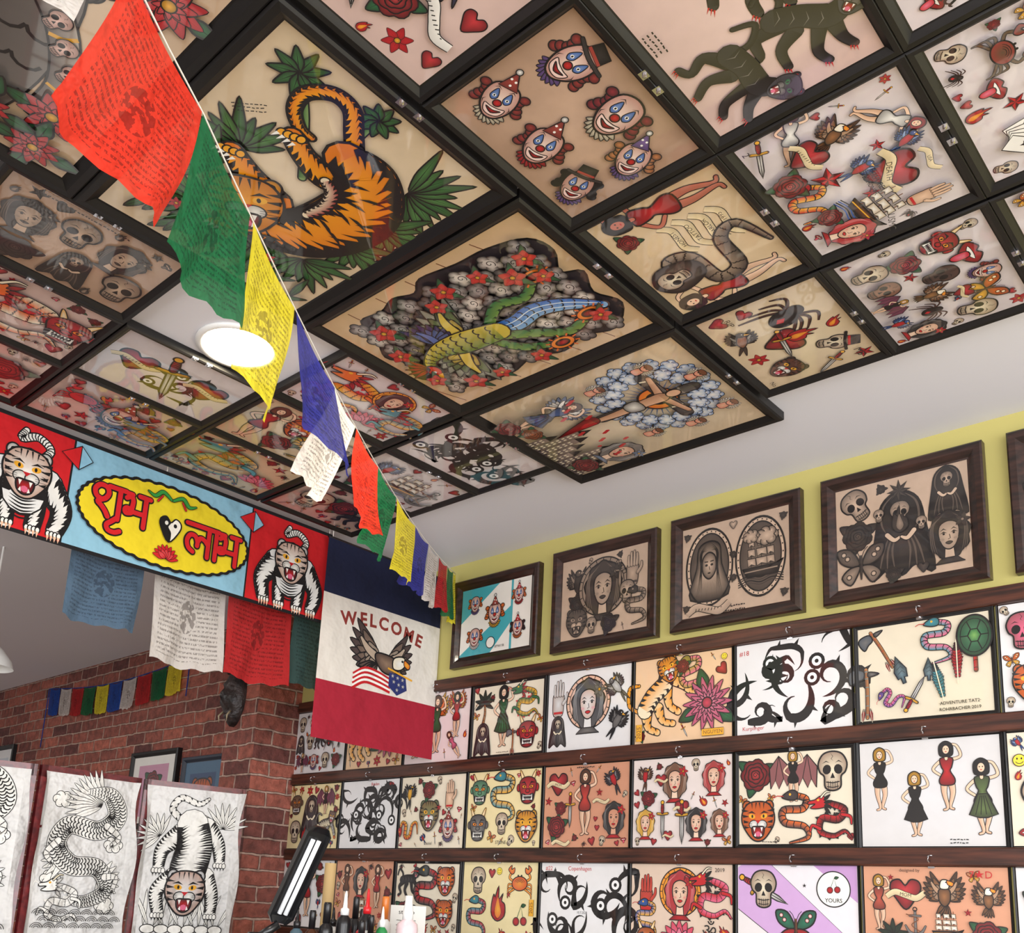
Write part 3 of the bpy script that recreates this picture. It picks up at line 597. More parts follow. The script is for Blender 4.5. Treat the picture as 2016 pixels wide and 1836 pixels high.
# ================================================================== CEILING ART
CZ=1.324
def cpaper(kind):
    return {'w':((230,222,222),(212,202,204)),'p':((224,196,188),(206,178,170)),'t':((200,168,144),(170,138,114)),'c':((230,214,184),(208,186,154)),'b':((228,206,172),(206,180,142))}[kind]
def small(cx,cy,kind,items,label,flip=False,bw=None,extra=None,pm=M_CPRINT,clips=2,fill=14):
    a,b=cpaper(kind);c=Cv(.356,.285,a,b,bw=bw)
    if flip: c.push(0,0,1,pi)
    if items: pile(c,items,fill=fill)
    if extra: extra(c)
    framed('ceiling_framed_print',m_ceil(cx,cy,CZ),.356,.285,.0225,.022,M_BLACK,c,label,'framed print','framed prints on the ceiling',pm,clips=clips)
X1,X2,X3=-.9175,-.5895,-.2615
L1,L2,L3=-1.95,-2.28,-2.605
Yr=[.682,1.087,1.49,1.90]
CLH=(150,50,46)
small(X1,Yr[0],'p',[(palm,-.75,-.1,.5),(scroll,-.2,.25,.45,.4,{'col':W}),(bird,.5,.45,.45,.5,{'body':(60,60,90)}),(rose,.3,-.35,.3),(dagger,-.2,-.4,.45,.6),(scroll,.75,-.2,.35,-.5,{'col':W}),(star,.95,.7,.12)],'black framed flash sheet of palm, swallow and banners on pink paper')
def clownsheet(c):
    for (x,y,s,r,kw) in((-.72,.52,.38,-.3,dict(hair=CLH,hat=1,ruff=PU)),(-.85,-.45,.36,.3,dict(hair=CLH,hat=0,ruff=BN)),(.2,.5,.42,.1,dict(hair=(140,40,50),ruff=BN)),(.0,-.5,.38,.3,dict(hair=CLH,hat=0,ruff=R)),(.88,.25,.35,.5,dict(hair=(190,120,70),hat=0,ho=PU,ruff=PU)),(.8,-.58,.34,.4,dict(hair=K,hat=1,fc=(200,180,165)))):
        c.push(x,y,s,r);clown(c,**kw);c.pop()
small(X1,Yr[1],'t',[],'black framed sheet of six clown heads on mottled tan paper',extra=clownsheet,pm=M_OLD)
small(X1,Yr[2],'b',[(pinup,-1.0,.05,.8,.1,{'dr':R,'hair':K}),(scroll,.3,.12,.34,.2,{'txt':'HONEST'}),(scroll,.3,-.12,.34,.2,{'txt':'TATTOO'}),(scroll,.27,-.36,.34,.2,{'txt':'PARLOR'}),(scroll,.25,-.6,.34,.2,{'txt':'EST 1995'}),(pinup,1.0,-.05,.8,-.1,{'dr':R,'hair':K,'sk':(190,110,90)}),(rose,.68,.7,.2)],'black framed sheet of cobra, pinup and ribbon on cream paper',flip=True,fill=0,
 extra=lambda c:(c.push(-.36,-.1,.85,.1),snake(c,(70,60,56),(150,130,110),'scale',head=False),c.pop(),c.push(-.40,.56,.4,.1),c.sh([(0,1),(.7,.6),(.8,-.1),(.4,-1),(-.4,-1),(-.8,-.1),(-.7,.6)],(110,90,80),K,.06),c.push(0,.1,.75),skull(c),c.pop(),c.pop()))
small(X1,Yr[3],'c',[(spider,-.62,.3,.5,.4),(hatskull,.5,.5,.27,-.4),(heart,.0,-.12,.36,0,{'ban':None}),(flame,-.02,.22,.25),(bird,-.4,-.65,.38,1.2,{'body':(70,60,50),'brst':(160,110,80)}),(cat,.75,-.42,.3,.2,{'col':(70,50,46)}),(dagger,1.02,.25,.34,.6),(dagger,.05,-.12,.4,1.4)],'black framed sheet of spider, top hat and flaming heart',fill=5,extra=lambda c:(c.text('MB',.98,.75,.18),c.text('RIP',-1.0,-.55,.15),c.text('No.',1.1,-.85,.12)))
small(X2,Yr[0],'w',[(panther,-.5,0,.55),(panther,.6,.2,.5,.5),(rose,0,-.6,.3)],'black framed panther flash sheet')
small(X2,Yr[1],'p',[(panther,-.55,.3,.62,.5),(panther,.5,.4,.55,.9),(panther,.6,-.45,.55,.0)],'black framed sheet of three crawling panthers on pink paper',fill=0,extra=lambda c:scribble(c,-.35,-.82,.3,3))
small(X2,Yr[2],'w',[(eagle,-.75,.05,.3,.6),(pinup,-1.05,-.35,.42,1.1,{'dr':W}),(pinup,-.62,.68,.42,-.9,{'dr':W,'hair':R}),(bird,-.18,.7,.24,.5),(heart,.2,.38,.36,-.2,{'txt':'DEATH'}),(bird,-.08,.1,.26,.2),(star,-.15,-.28,.2),(star,.42,.05,.12),(star,-.33,.42,.1),(ship,.68,.0,.38,.1),(hand,.88,.62,.26),(lady,.95,-.45,.32,-.2,{'hair':R}),(heart,-.68,-.32,.26,.2),(snake,.1,-.66,.36,1.2,{'col':R}),(rose,-.35,-.7,.26),(rose,.5,-.55,.2),(dagger,-1.0,-.78,.3,1.2),(scroll,.25,.85,.22,.1,{'txt':'USA'})],'black framed sailor flash sheet of hearts, stars, eagle and ship',extra=lambda c:(c.text('BEFORE',.22,.2,.1,bold=.01),c.text('DISHONOR',.25,.1,.08,bold=.01),c.text('USMC',1.08,.05,.13,rot=-.3),c.text('2',-1.18,-.88,.13)))
small(X2,Yr[3],'w',[(lips,-.45,.62,.3),(oni,-.9,.38,.26),(clown,.08,.68,.22,-.3,{'hair':CLH}),(butterfly,.5,.55,.28),(skull,.9,.3,.28,-.3),(lady,1.0,-.48,.3),(eagle,.15,-.1,.28),(spider,.55,-.2,.24),(rose,-.78,-.15,.26),(skull,-.25,.15,.25,0,{'col':(60,50,50)}),(skull,-.85,-.65,.26),(bat,.05,-.68,.25),(skull,-.38,-.62,.24,0,{'col':(150,110,90)}),(bird,.55,-.75,.24),(heart,.3,.3,.16)],'black framed sheet of skulls, lips and bats')
small(X3,Yr[1],'w',[(lady,0,0,.5),(dagger,.8,.1,.5,.4),(scroll,-.7,.3,.4,.5)],'black framed flash sheet with script lettering',extra=lambda c:c.text('Rita',.9,-.6,.35,rot=.4))
small(X3,Yr[2],'w',[(cloud,-.75,.45,.36),(cloud,-.4,.6,.33),(skull,-.3,.15,.26),(heart,-.95,.1,.1,0,{'ban':None}),(heart,-.1,.6,.09,0,{'ban':None}),(heart,.1,-.1,.08,0,{'ban':None}),(crab,-.75,-.35,.28,0,{'col':(90,70,50)}),(pinup,.2,.2,.5,-.8),(cards,.6,-.5,.36,-.3),(lips,-.3,-.55,.2),(clown,.8,.4,.28,0,{'hat':0}),(rose,1.0,-.1,.22),(heart,-1.1,.75,.08,0,{'ban':None})],'black framed sheet of lamb, hearts, fly and playing cards')
small(X3,Yr[3],'w',[(heart,-.7,.2,.35),(skull,0,.2,.35),(rose,.7,-.2,.35)],'black framed sheet of heart and skull')
small(L1,Yr[0],'t',[(lady,-.75,.2,.45,.1),(skull,-.1,.4,.36),(lady,.6,.35,.42,-.2),(reaper,.15,-.45,.42),(skull,.9,-.4,.38),(rose,-.6,-.6,.34)],'black framed sheet of grey portraits on tan paper',bw=(206,176,150),extra=lambda c:scribble(c,-.2,.92,1.2,1,.05))
small(L1,Yr[2],'w',[(dragon,-.5,.1,.65,0,{'col':O,'bel':Y}),(lady,.3,.4,.4,0,{'halo':Y}),(lotus,.35,-.5,.4),(dragon,.9,-.1,.52,.3,{'col':TL})],'black framed sheet of coloured dragons and haloed figure')
small(L1,Yr[3],'w',[(tribal,-.75,0,.85,0,{'seed':4,'n':8}),(tribal,.0,0,.85,1,{'seed':9,'n':8}),(tribal,.75,0,.85,0,{'seed':12,'n':8})],'black framed sheet of dense black tribal shapes')
for i,(cx,cy,kd,it,lb) in enumerate([
 (L2,Yr[0],'p',[(cat,-.75,.2,.5),(dragon,.1,0,.75,.2,{'col':O,'bel':BN}),(oni,.9,.1,.45),(flame,-.4,-.6,.35)],'tiger heads and orange dragon'),
 (L2,Yr[1],'w',[(heart,-.7,.1,.4),(tribal,0,0,.7,0,{'seed':6}),(heart,.7,.1,.4),(dagger,.0,0,.8,.3)],'hearts and dagger'),
 (L2,Yr[2],'c',[(pinup,-.8,0,.8),(cat,-.1,.35,.4),(snake,.5,-.1,.7),(rose,-.1,-.5,.4),(skull,1.0,.3,.3)],'pinup, tiger head and snake'),
 (L2,Yr[3],'w',[(bird,-.7,.4,.45),(ship,.1,.1,.6),(anchor,.85,-.1,.5),(rose,-.7,-.5,.4)],'swallow, ship and anchor'),
 (L3,Yr[0],'p',[(ctiger,-.4,0,.75),(rose,.7,.2,.5)],'crawling tiger and rose'),
 (L3,Yr[1],'p',[(crab,-.7,.3,.45,0,{'col':R}),(clown,.1,.1,.5,0,{'hat':0}),(dragon,.8,-.2,.55,0,{'col':B})],'crab, clown and blue dragon'),
 (L3,Yr[2],'c',[(dragon,-.3,.1,.8,0,{'col':TL,'bel':Y}),(lotus,.75,-.2,.45)],'teal dragon and lotus'),
 (L3,Yr[3],'p',[(skull,-.7,0,.55),(rose,.1,.2,.5),(panther,.75,-.2,.5)],'skull, rose and panther')]):
    small(cx,cy,kd,it,'black framed tattoo flash sheet of '+lb)
BG='large framed paintings on the ceiling'
BX=-1.44;BY=[.3375,.875,1.418,1.957]
def big(cy,c,label): framed('ceiling_framed_painting',m_ceil(BX,cy,CZ),.466,.62,.035,.026,M_BLACK,c,label,'framed painting',BG,M_CPRINT,clips=2)
c=Cv(.466,.62,(220,198,170),(196,168,138),hh=.14)
for i in range(40): c.sh(E(-1.4+(i*.37)%2.8,-2+(i*.53)%4,.16,.16,8),(90,84,82),(50,44,44),.02)
c.limb([(-.6,1.6,1.1),(0,.6,1.3),(.2,-.8,1.1),(0,-2.0,1.0)],(110,104,100),(60,54,54),.03,'scale')
c.limb([(-.1,.9,.34),(.6,.2,.32),(.95,-.6,.28),(.9,-1.3,.2)],(170,160,150),(90,82,80),.03,'band',(214,160,50),step=6)
for i in range(9): c.push(-.3+.22*i*cos(.3),1.5-.32*i,.19,-.5);skull(c,(236,200,190));c.pop()
for x,y,s in((1.25,1.4,.42),(1.1,-1.2,.4),(1.15,-1.9,.34),(.9,2.0,.36),(-1.2,1.0,.4),(-1.2,-.6,.38),(.45,-1.6,.3)):
    for a in(0,1.6,3.1,4.6): leaf(c,x+.2*cos(a),y+.2*sin(a),.42,.22,a,G)
    c.push(x,y,s);flower(c,(195,40,46),Y,9,3,.5);c.pop()
big(BY[0],c,'large black framed painting of a skull-garlanded grey beast and red peonies')
# tiger
c=Cv(.466,.62,(228,210,184),(208,186,154),hh=.14)
TG=(238,158,18);TD=(214,116,16);GN=(52,104,52)
for x,y,k,n,a0 in((1.0,1.3,.95,11,-.9),(1.3,.5,.7,8,-1.5),(1.25,-.2,.7,8,-2),(-.95,.2,.85,9,.8),(-1.0,-.4,.8,8,1.6),(-.7,-1.2,.85,9,2.2),(.3,-1.2,.8,9,3.6),(.95,-1.0,.85,9,4.2),(-.3,-1.3,.6,8,3.5)):
    for i in range(n): leaf(c,x,y,k*(.7+.3*((i*5)%3)/2),.17,a0+i*3.0/n,mix(GN,LG,.5*((i*3)%4)/4),lw=.022)
c.limb([(-.1,.4,.09),(-.69,1.27,.08),(-1.1,1.75,.08)],GN,(120,150,90),.022);c.limb([(.05,1.1,.07),(-.05,1.5,.07),(-.08,1.85,.06)],GN,(120,150,90),.02)
for x,y,s in((-1.15,1.78,.38),(-.08,1.95,.28)):
    for i in range(9): leaf(c,x,y,s,.14,i*pi/4.5+.2,GN,lw=.022)
c.limb([(.15,1.2,.21),(-.15,1.55,.20),(-.41,1.83,.19),(-.7,1.85,.18),(-.92,1.6,.17),(-.87,1.3,.15),(-.65,1.1,.13),(-.45,1.08,.08)],TG,TD,.035,'stripe',n=8,step=2,gs=.2)
for p in([(.45,.95,.62),(.1,.7,.46),(-.3,.75,.3),(-.62,.92,.26)],[(-.1,-.3,.55),(-.6,-.1,.36),(-.98,.1,.28)],[(.5,-.5,.5),(.1,-1.0,.34),(-.3,-1.25,.28)]):
    c.limb(p,TG,TD,.038,'stripe',step=2,n=8,gm=.06);x,y=p[-1][:2]
    for k in range(4): c.sh(E(x-.14+.08*k,y-.05+.03*k,.06,.07,8),TG,Y,.02);c.poly([(x-.19+.08*k,y-.08),(x-.13+.08*k,y-.09),(x-.2+.08*k,y-.2)],W)
c.limb([(-.25,-.6,.62),(.2,-.72,.84),(.6,-.45,1.0),(.8,.05,1.1),(.78,.6,1.05),(.45,1.05,.85),(.05,1.15,.55)],TG,TD,.045,'stripe',n=12,step=2,gs=.2,gm=.085)
for k,(x,y,r_) in enumerate(((.25,-.6,.4),(.5,-.4,.1),(.66,-.1,-.2),(.7,.25,-.1),(.66,.55,.3),(.45,.85,.7),(.95,.3,.0),(.9,-.2,-.2),(.8,.8,.6),(.0,-.8,.8),(.3,-.95,.6))):
    c.push(x,y,.2,r_);c.poly([(-1,.1),(-.3,.24),(.4,.12),(1,-.2),(.3,-.12),(-.3,-.02)],K);c.pop()
c.limb([(.12,.62,.13),(.32,.5,.17),(.42,.2,.18),(.36,-.12,.12)],(150,34,36),(226,210,180),.025,'stripe',n=8)
c.push(-.32,-.6,.64,.6);cat(c,TG);c.pop()
for i in range(14): leaf(c,-1.4+.21*i,-2.0+.15*sin(i*2),.6,.13,1.2+.5*sin(i*3),GN,lw=.02)
for x in(-1.0,-.2,.5): c.line(cr([(x,-1.9),(x+.2,-1.5),(x+.05,-1.2)]),.025,G);c.push(x+.05,-1.35,.13);flower(c,R);c.pop()
c.push(-1.3,.95,1,pi/4);scribble(c,0,0,.4,3,.03);c.pop()
big(BY[1],c,'large black framed painting of an orange tiger among palms')
# phoenix
c=Cv(.466,.62,(224,198,162),(204,172,132),hh=.14)
for i in range(6): c.line(cr([(-1.6,1.2-i*.7),(-.6,1.5-i*.75),(.6,1.2-i*.7),(1.6,1.5-i*.7)]),.02,BR)
out=[(-1.33,-1.59),(-1.3,-1.1),(-1.42,-.69),(-1.3,-.3),(-1.5,.03),(-1.4,.73),(-1.37,1.33),(-1.17,1.95),(-.74,2.09),(-.3,1.85),(-.09,2.14),(.4,1.95),(.9,2.14),(1.4,1.66),(1.25,1.1),(1.42,.55),(1.22,0),(1.4,-.7),(1.2,-1.75),(.8,-1.9),(.47,-2.15),(0,-1.95),(-.35,-2.1),(-.8,-1.8)]
q=cr(out,True,4);c.poly(q,(50,42,46));c.line(q,.04,closed=True)
rd=random.Random(5)
for j in range(13):
    for i in range(7):
        x=-1.15+.38*i+(.19 if j%2 else 0);y=-1.8+.3*j
        if abs(x)>1.24 or abs(y)>1.87: continue
        g=rd.choice(((210,202,192),(186,176,168),(160,152,148),(130,120,118)))
        c.push(x,y,.3,rd.uniform(-.5,.5))
        for k in range(5): t=2*pi*k/5+.3;c.fan(E(.42*cos(t),.32*sin(t),.34,.3,9),g,mix(g,K,.72));c.line(E(.42*cos(t),.32*sin(t),.34,.3,9,0,t-1.4,t+1.4),.05,K)
        c.fan(E(0,0,.4,.3,9),mix(g,W,.3),g);c.line([(.3*(1-tt)*cos(8*tt),.26*(1-tt)*sin(8*tt)) for tt in[m/14 for m in range(14)]],.05,K);c.pop()
p=[(.1,-.1,.34),(.2,.5,.36),(.12,1.0,.34),(.3,1.5,.28),(.66,1.95,.16)]
c.limb(p,(50,104,186),(120,170,214),.03,'scale')
for k in(-.06,.06): c.line(cr([(x+k,y) for x,y,_ in p]),.02,(220,236,246))
for p in([(.25,.0,.2),(.6,.6,.22),(.9,1.1,.2),(.7,1.65,.14)],[(.0,.1,.18),(-.35,.6,.2),(-.25,1.1,.18),(-.55,1.55,.12)],[(.35,-.1,.18),(.8,.2,.2),(1.08,.8,.14)]):
    c.limb(p,(40,106,60),(110,146,66),.025,'stripe',(24,56,34));x,y=p[-1][:2];c.sh(E(x,y,.16,.24,12),Y,O,.035);c.sh(E(x,y,.08,.13,10),R,K,.03);[c.line([(x+.16*cos(a),y+.24*sin(a)),(x+.23*cos(a),y+.32*sin(a))],.03,O) for a in[k*.6 for k in range(10)]]
WC=[(176,180,160),(110,130,80),(214,190,80)]
c.push(-.05,-.45,1.1,.6);wing(c,-1,WC,1);c.pop();c.push(.2,-.7,1.1,-1.2);wing(c,1,WC,1);c.pop();c.push(-.1,-.9,.8,2.4);wing(c,1,[(60,50,110),(90,110,170)],1);c.pop()
c.limb([(.15,.15,.44),(.05,-.5,.56),(-.02,-1.0,.38),(.1,-1.4,.2),(.3,-1.55,.18)],(92,124,48),(200,180,60),.03,'scale');c.sh(E(.36,-1.58,.17,.14,10),(220,84,46),R,.035);c.fan(E(.4,-1.6,.04,.04,6),W);c.poly([(.5,-1.62),(.74,-1.68),(.5,-1.5)],Y)
for i in range(5): leaf(c,.28,-1.6,.46,.1,3.4+.35*i,R,lw=.018)
for x,y,s in((-1.15,.21,.22),(-.75,1.3,.23),(-.5,1.7,.18),(-.95,-.15,.2),(-.98,-1.4,.25),(-.34,-1.7,.22),(.8,1.8,.2),(1.05,-1.2,.24),(1.12,.3,.2),(-1.1,.9,.18),(.6,-1.75,.2),(-1.0,1.75,.2),(1.1,-.6,.18)):
    for a in(.5,2.6): leaf(c,x,y,s*1.6,s*.6,a,G,lw=.015)
    c.push(x,y,s);flower(c,(206,50,44),Y,5,1,.8);c.pop()
big(BY[2],c,'large black framed painting of a phoenix among clouds and blossoms')
# cross in clouds
c=Cv(.466,.62,(232,218,192),(210,188,156),hh=.14)
for ring,rr_ in((20,1.08),(16,.84)):
    for i in range(ring):
        a=2*pi*i/ring+.1*ring;c.push(-.2+rr_*cos(a),.95+(rr_-.06)*sin(a),.25,a);cloud(c,W,(46,104,180),6);c.pop()
for r in range(30):
    a=2*pi*r/30;c.line([(-.2+.4*cos(a),1+.4*sin(a)),(-.2+.7*cos(a),1+.7*sin(a))],.035,(90,104,130),2)
c.sh(E(-.2,1,.38,.38,16),Y,O,.04);c.sh(E(-.2,1,.22,.22,12),K,None,.02)
c.limb([(-.95,1.15,.24),(-.2,1.15,.24),(.55,1.15,.24)],(96,90,88),(50,46,48),.025,'band',BN,step=4);c.limb([(-.2,1.75,.24),(-.2,-.3,.24)],(96,90,88),(50,46,48),.025,'band',(140,130,120),step=3)
c.push(-.2,.55,1.15);c.limb([(-.6,.6,.08),(-.2,.5,.12),(0,.45,.14),(.2,.5,.12),(.6,.6,.08)],SK,mix(SK,BR,.4),.02);c.limb([(0,.45,.25),(0,.05,.2),(.02,-.5,.15),(0,-.95,.08)],SK,mix(SK,BR,.4),.02);c.sh([(-.15,.05),(.15,.05),(.12,-.22),(-.12,-.22)],W,GR,.02);c.sh(E(0,.68,.1,.13,10),SK,None,.02);c.pop()
c.limb([(-.25,-.5,.3),(-.15,-1.1,.14),(-.05,-1.5,.06)],R,mix(R,K,.4),.02)
for x,y in((-1.21,1.28),(-.52,1.95),(.69,1.9),(-1.15,.2),(.78,.2),(.9,1.1)): c.push(x,y,.36);cherub(c);c.pop()
for i in range(9):
    x=-.35+.2*i;h=.5+.7*((i*3)%4)/3;c.rect(x,-2.15,x+.18,-2.15+h,(64,54,58),(140,122,112));c.poly([(x-.02,-2.15+h),(x+.09,-1.85+h),(x+.2,-2.15+h)],K)
    for k in range(int(h/.14)):
        for dx in(.04,.11): c.rect(x+dx,-2.1+.14*k,x+dx+.035,-2.03+.14*k,BN)
c.push(-1.0,-1.0,.8);pinup(c,(70,100,160),BR,skirt=True,wings=[(120,140,180),W]);c.pop();c.push(1.05,-.75,.55);lady(c,GR,(120,140,170));c.pop();c.push(1.1,-1.7,.4);rose(c);c.pop()
for i in range(34): c.fan(E(-1.2+(i*.071*3.1)%2.4,-.25-.7*((i*.37)%1),.035,.06,6),R)
c.push(-1.1,-1.95,.36);rose(c);c.pop();c.push(-.65,-1.7,.3);rose(c,O);c.pop()
big(BY[3],c,'large black framed painting of a cross in clouds above a castle')
LX,LY=-2.01,1.125
v,f=lathe([(.105,0),(.105,-.006),(.092,-.009),(.084,-.004),(.084,0)],40);e=empty('recessed_ceiling_light',T(LX,LY,CE),'round white recessed ceiling light, switched on','ceiling light')
mk('trim_ring',v,f,M_WHTP,e,True);v,f=lathe([(.083,-.001),(.083,-.007),(.05,-.010)],32);mk('light_disc',v,f,mat('lamp_glow',(255,250,235),.5,emis=(255,240,205),es=45),e)
# ================================================================== WALL FLASH SHEETS
WY=2.589
def S(j,row,paper,items,label,extra=None,bd=.004,pm=M_PRINT,fill=14):
    x0=-3.69+.3737*j;cx=x0+.187;cz=[.664,.333,.004][row];c=Cv(.356,.277,paper,mix(paper,(190,160,120),.08))
    if items: pile(c,items,fill=fill)
    if extra: extra(c)
    framed('wall_framed_print',m_wall(cx,WY,cz),.360 if bd<.01 else .345,.281 if bd<.01 else .262,bd,.011,M_BLACK,c,label,'framed print','flash sheets on the wall rails',pm,lip=.8,clips=1)
CR=(236,226,204);WH=(232,232,234);PE=(236,198,158);YC=(236,220,168);SA=(208,146,116)
S(0,0,(228,226,228),[(skull,-1,.6,.25),(pinup,-.5,.6,.3,0,{'dr':K}),(oni,0,.6,.25,0,{'col':GR}),(cat,.5,.6,.25,0,{'col':(120,60,60)}),(lady,1,.6,.25),(reaper,-1,-.05,.28),(skull,-.5,0,.25),(panther,0,0,.28),(spider,.5,0,.25),(bird,1,0,.25,0,{'body':K}),(bat,-.8,-.65,.28),(clown,-.2,-.65,.25),(skull,.4,-.65,.25),(rose,.95,-.65,.25)],'framed sheet of many small black and grey characters')
S(1,0,PE,[(ctiger,-.45,.05,.75),(mum,.65,-.1,.6),(smiley,1.1,.8,.09)],'framed sheet of tiger and pink flower on peach paper')
S(2,0,(234,216,218),[(pinup,-.85,0,.75,0,{'dr':R,'wings':[PU,PK]}),(pinup,0,.1,.75,0,{'dr':G,'wings':[Y,O]}),(pinup,.8,.3,.58,0,{'dr':R,'wings':[O,Y,R],'hair':K}),(pinup,.75,-.55,.4,.6,{'dr':PK})],'framed sheet of winged pinup fairies on pale pink paper',fill=4)
S(3,0,CR,[(palm,-.85,.35,.45),(pinup,-.15,.1,.75,0,{'dr':G,'skirt':True,'hair':K}),(dragon,.65,.45,.45),(oni,.75,-.45,.36),(reaper,-.85,-.5,.4),(tomahawk,.25,-.6,.3)],'framed sheet of hula girl, green dragon and devil head',fill=6,extra=lambda c:scribble(c,-.1,-.9,.4,2),bd=.012)
S(4,0,WH,[(hand,-.95,.35,.45,0,{'sk':(220,220,220)}),(reaper,-.95,-.5,.36),(lady,0,.1,.65,0,{'hair':(70,70,74),'halo':(230,230,230),'acc':GR,'sk':(230,228,226)}),(bird,.88,.45,.42,.8,{'body':GR,'brst':(200,200,200)}),(bird,.9,-.4,.42,-.5,{'body':K,'brst':GR})],'framed black and grey sheet of praying hands, lady and parrots',fill=0)
S(5,0,PE,[(ctiger,-.6,.1,.75,.5),(snake,.3,.45,.5,.3,{'col':(170,150,60),'bel':PK}),(mum,.68,-.2,.58),(smiley,1.12,.82,.08),(rose,.05,.72,.2)],'framed sheet of tiger, snake and pink chrysanthemum on peach paper',fill=4,extra=lambda c:(c.limb([(-1.14,-.95,.16),(-1.14,-.55,.16)],Y,None,.01,caps=False),c.text('2025',-1.14,-.75,.15,BR,pi/2),c.limb([(.55,-.87,.15),(1.1,-.87,.15)],Y,None,.01,caps=False),c.text('NGUYEN',.83,-.87,.12,BR)))
S(6,0,(234,234,236),[(tribal,-.6,.05,.85,0,{'seed':21,'n':7}),(tribal,.6,.0,.9,.4,{'seed':33,'n':7})],'framed white sheet of black tribal shapes',extra=lambda c:(c.text('#18',-1.1,.8,.15,R),c.text('Kurplinger',-.9,-.88,.12,R)))
S(7,0,(228,218,194),[(tomahawk,-.8,.5,.42,.5,{'col':R}),(tomahawk,-1.1,-.35,.48,0,{'col':TL}),(arrowhead,-.42,.0,.28,.3),(arrowhead,.12,-.05,.22),(snake,.3,.5,.42,0,{'col':TL,'bel':PK}),(feather,.3,-.3,.4,.2,{'col':TL}),(feather,.65,.05,.4,0,{'col':R}),(shield,.98,.5,.38,0,{}),(snake,-.6,-.55,.25,1,{'col':PU,'bel':PK}),(dagger,-.15,-.5,.36,2.6)],'framed sheet of tomahawks, arrowheads, feathers and turtle shield',fill=0,extra=lambda c:(c.text('·ADVENTURE TAT2·',.66,-.74,.085,bold=.01),c.text('ROHRBACHER·2019',.66,-.86,.085,bold=.01)),bd=.012)
S(8,0,WH,[(skull,-.9,.45,.35,0,{'col':PK}),(rose,-.3,.3,.35),(snake,.4,0,.7),(cat,-.8,-.5,.35),(eagle,1,0,.4)],'framed sheet of skull, rose and snake')
S(0,1,YC,[(oni,-.9,.4,.32,0,{'col':(120,90,60)}),(reaper,-.1,0,.6),(bat,.6,.5,.4),(skull,-.85,-.5,.35),(ctiger,.7,-.3,.45,0,{'col':GR}),(flame,-.3,-.6,.3)],'framed sheet of skull demons on yellowed paper')
S(1,1,WH,[(tribal,-.7,0,.8,0,{'seed':41,'n':7}),(tribal,.0,0,.8,0,{'seed':47,'n':6}),(tribal,.75,0,.8,1,{'seed':52,'n':7})],'framed white sheet of tribal swirls',extra=lambda c:(c.text('#16',.95,.87,.13,R),c.text('Braden',.2,.88,.13,R)))
S(2,1,CR,[(bird,-.9,.5,.38,0,{'body':K,'brst':Y}),(cat,-.05,-.1,.42,0,{'col':(120,130,90)}),(rose,-.1,.6,.3),(hand,.75,.45,.38),(clown,.75,-.48,.34,0,{'hat':0}),(snake,-.85,-.5,.38,1.5,{'col':R}),(star,.35,.1,.1)],'framed sheet of toucan, wolf head, rose and clown',extra=lambda c:c.text('Daniel',0,-.88,.12))
S(3,1,YC,[(oni,-.85,.48,.34,0,{'col':(90,150,110)}),(snake,0,.3,.62,0,{'col':TL,'bel':Y}),(skull,0,-.4,.28),(oni,.85,.48,.36),(oni,-.85,-.45,.36,0,{'col':GR}),(cat,.85,-.45,.4,0,{'col':Y})],'framed sheet of demon masks, snake and tiger head on yellow paper',extra=lambda c:c.text('STONE',0,-.87,.12))
S(4,1,SA,[(heart,-.85,.55,.32,0,{'col':R,'txt':'MOM'}),(rose,-.75,-.05,.2),(dagger,-.45,-.1,.4),(pinup,0,.1,.72,0,{'dr':(200,60,50)}),(bird,.85,.58,.34,.5,{'body':(60,50,60)}),(rose,-.85,-.5,.33),(lady,.88,-.35,.4,0,{'sk':(214,160,130)}),(star,.45,.3,.1),(scroll,-.7,-.88,.25),(scroll,.5,.1,.22)],'framed sheet of pinup, swallow, shield and roses on salmon paper',extra=lambda c:scribble(c,0,.93,.5,1,.05))
S(5,1,(232,220,216),[(bird,-.95,.6,.3,0,{'body':BR}),(lady,-.15,.45,.42,0,{'hair':BR,'acc':R}),(lady,.85,.5,.36,0,{'hair':(180,40,40)}),(rose,-.85,.1,.22),(heart,.05,-.15,.2),(dagger,.05,-.45,.45),(lady,-.92,-.48,.32,0,{'hair':Y}),(lady,.42,-.5,.34,0,{'hair':K}),(lady,1.0,-.48,.28,0,{'hair':BR,'acc':R}),(dagger,-.45,-.4,.4),(heart,-.5,.5,.16),(heart,-.3,-.75,.14)],'framed sheet of portraits, daggers and hearts')
S(6,1,(234,224,202),[(rose,-.85,.5,.42),(bat,0,.45,.48,0,{'col':GR}),(skull,.85,.48,.4),(cat,-.8,-.45,.42),(snake,.03,-.4,.5,0,{'col':(70,60,60),'bel':O}),(dragon,.8,-.42,.42,0,{'col':R,'bel':K,'sp':K})],'framed sheet of rose, winged lady, skull and tiger head',fill=4,extra=lambda c:scribble(c,-.5,-.9,.4,2),bd=.012)
S(7,1,(218,218,220),[(pinup,-.9,.3,.55,0,{'dr':K,'hair':Y}),(pinup,-.25,-.2,.55,0,{'dr':K,'hair':Y,'skirt':True}),(pinup,.35,.3,.58,0,{'dr':R,'hair':K}),(pinup,.95,-.1,.62,0,{'dr':(90,110,60),'hair':K,'skirt':True})],'framed grey sheet of four standing pinup women',fill=0,extra=lambda c:scribble(c,.5,-.88,.3,2),bd=.008)
S(8,1,CR,[(smiley,-1.1,.5,.12),(skull,-.8,-.2,.4),(rose,0,0,.5),(cat,.8,0,.5)],'framed cream sheet of skull and rose')
S(0,2,WH,[(skull,-.7,.4,.4),(pinup,.1,.1,.7),(rose,.8,.3,.35)],'framed white sheet partly behind the lamp')
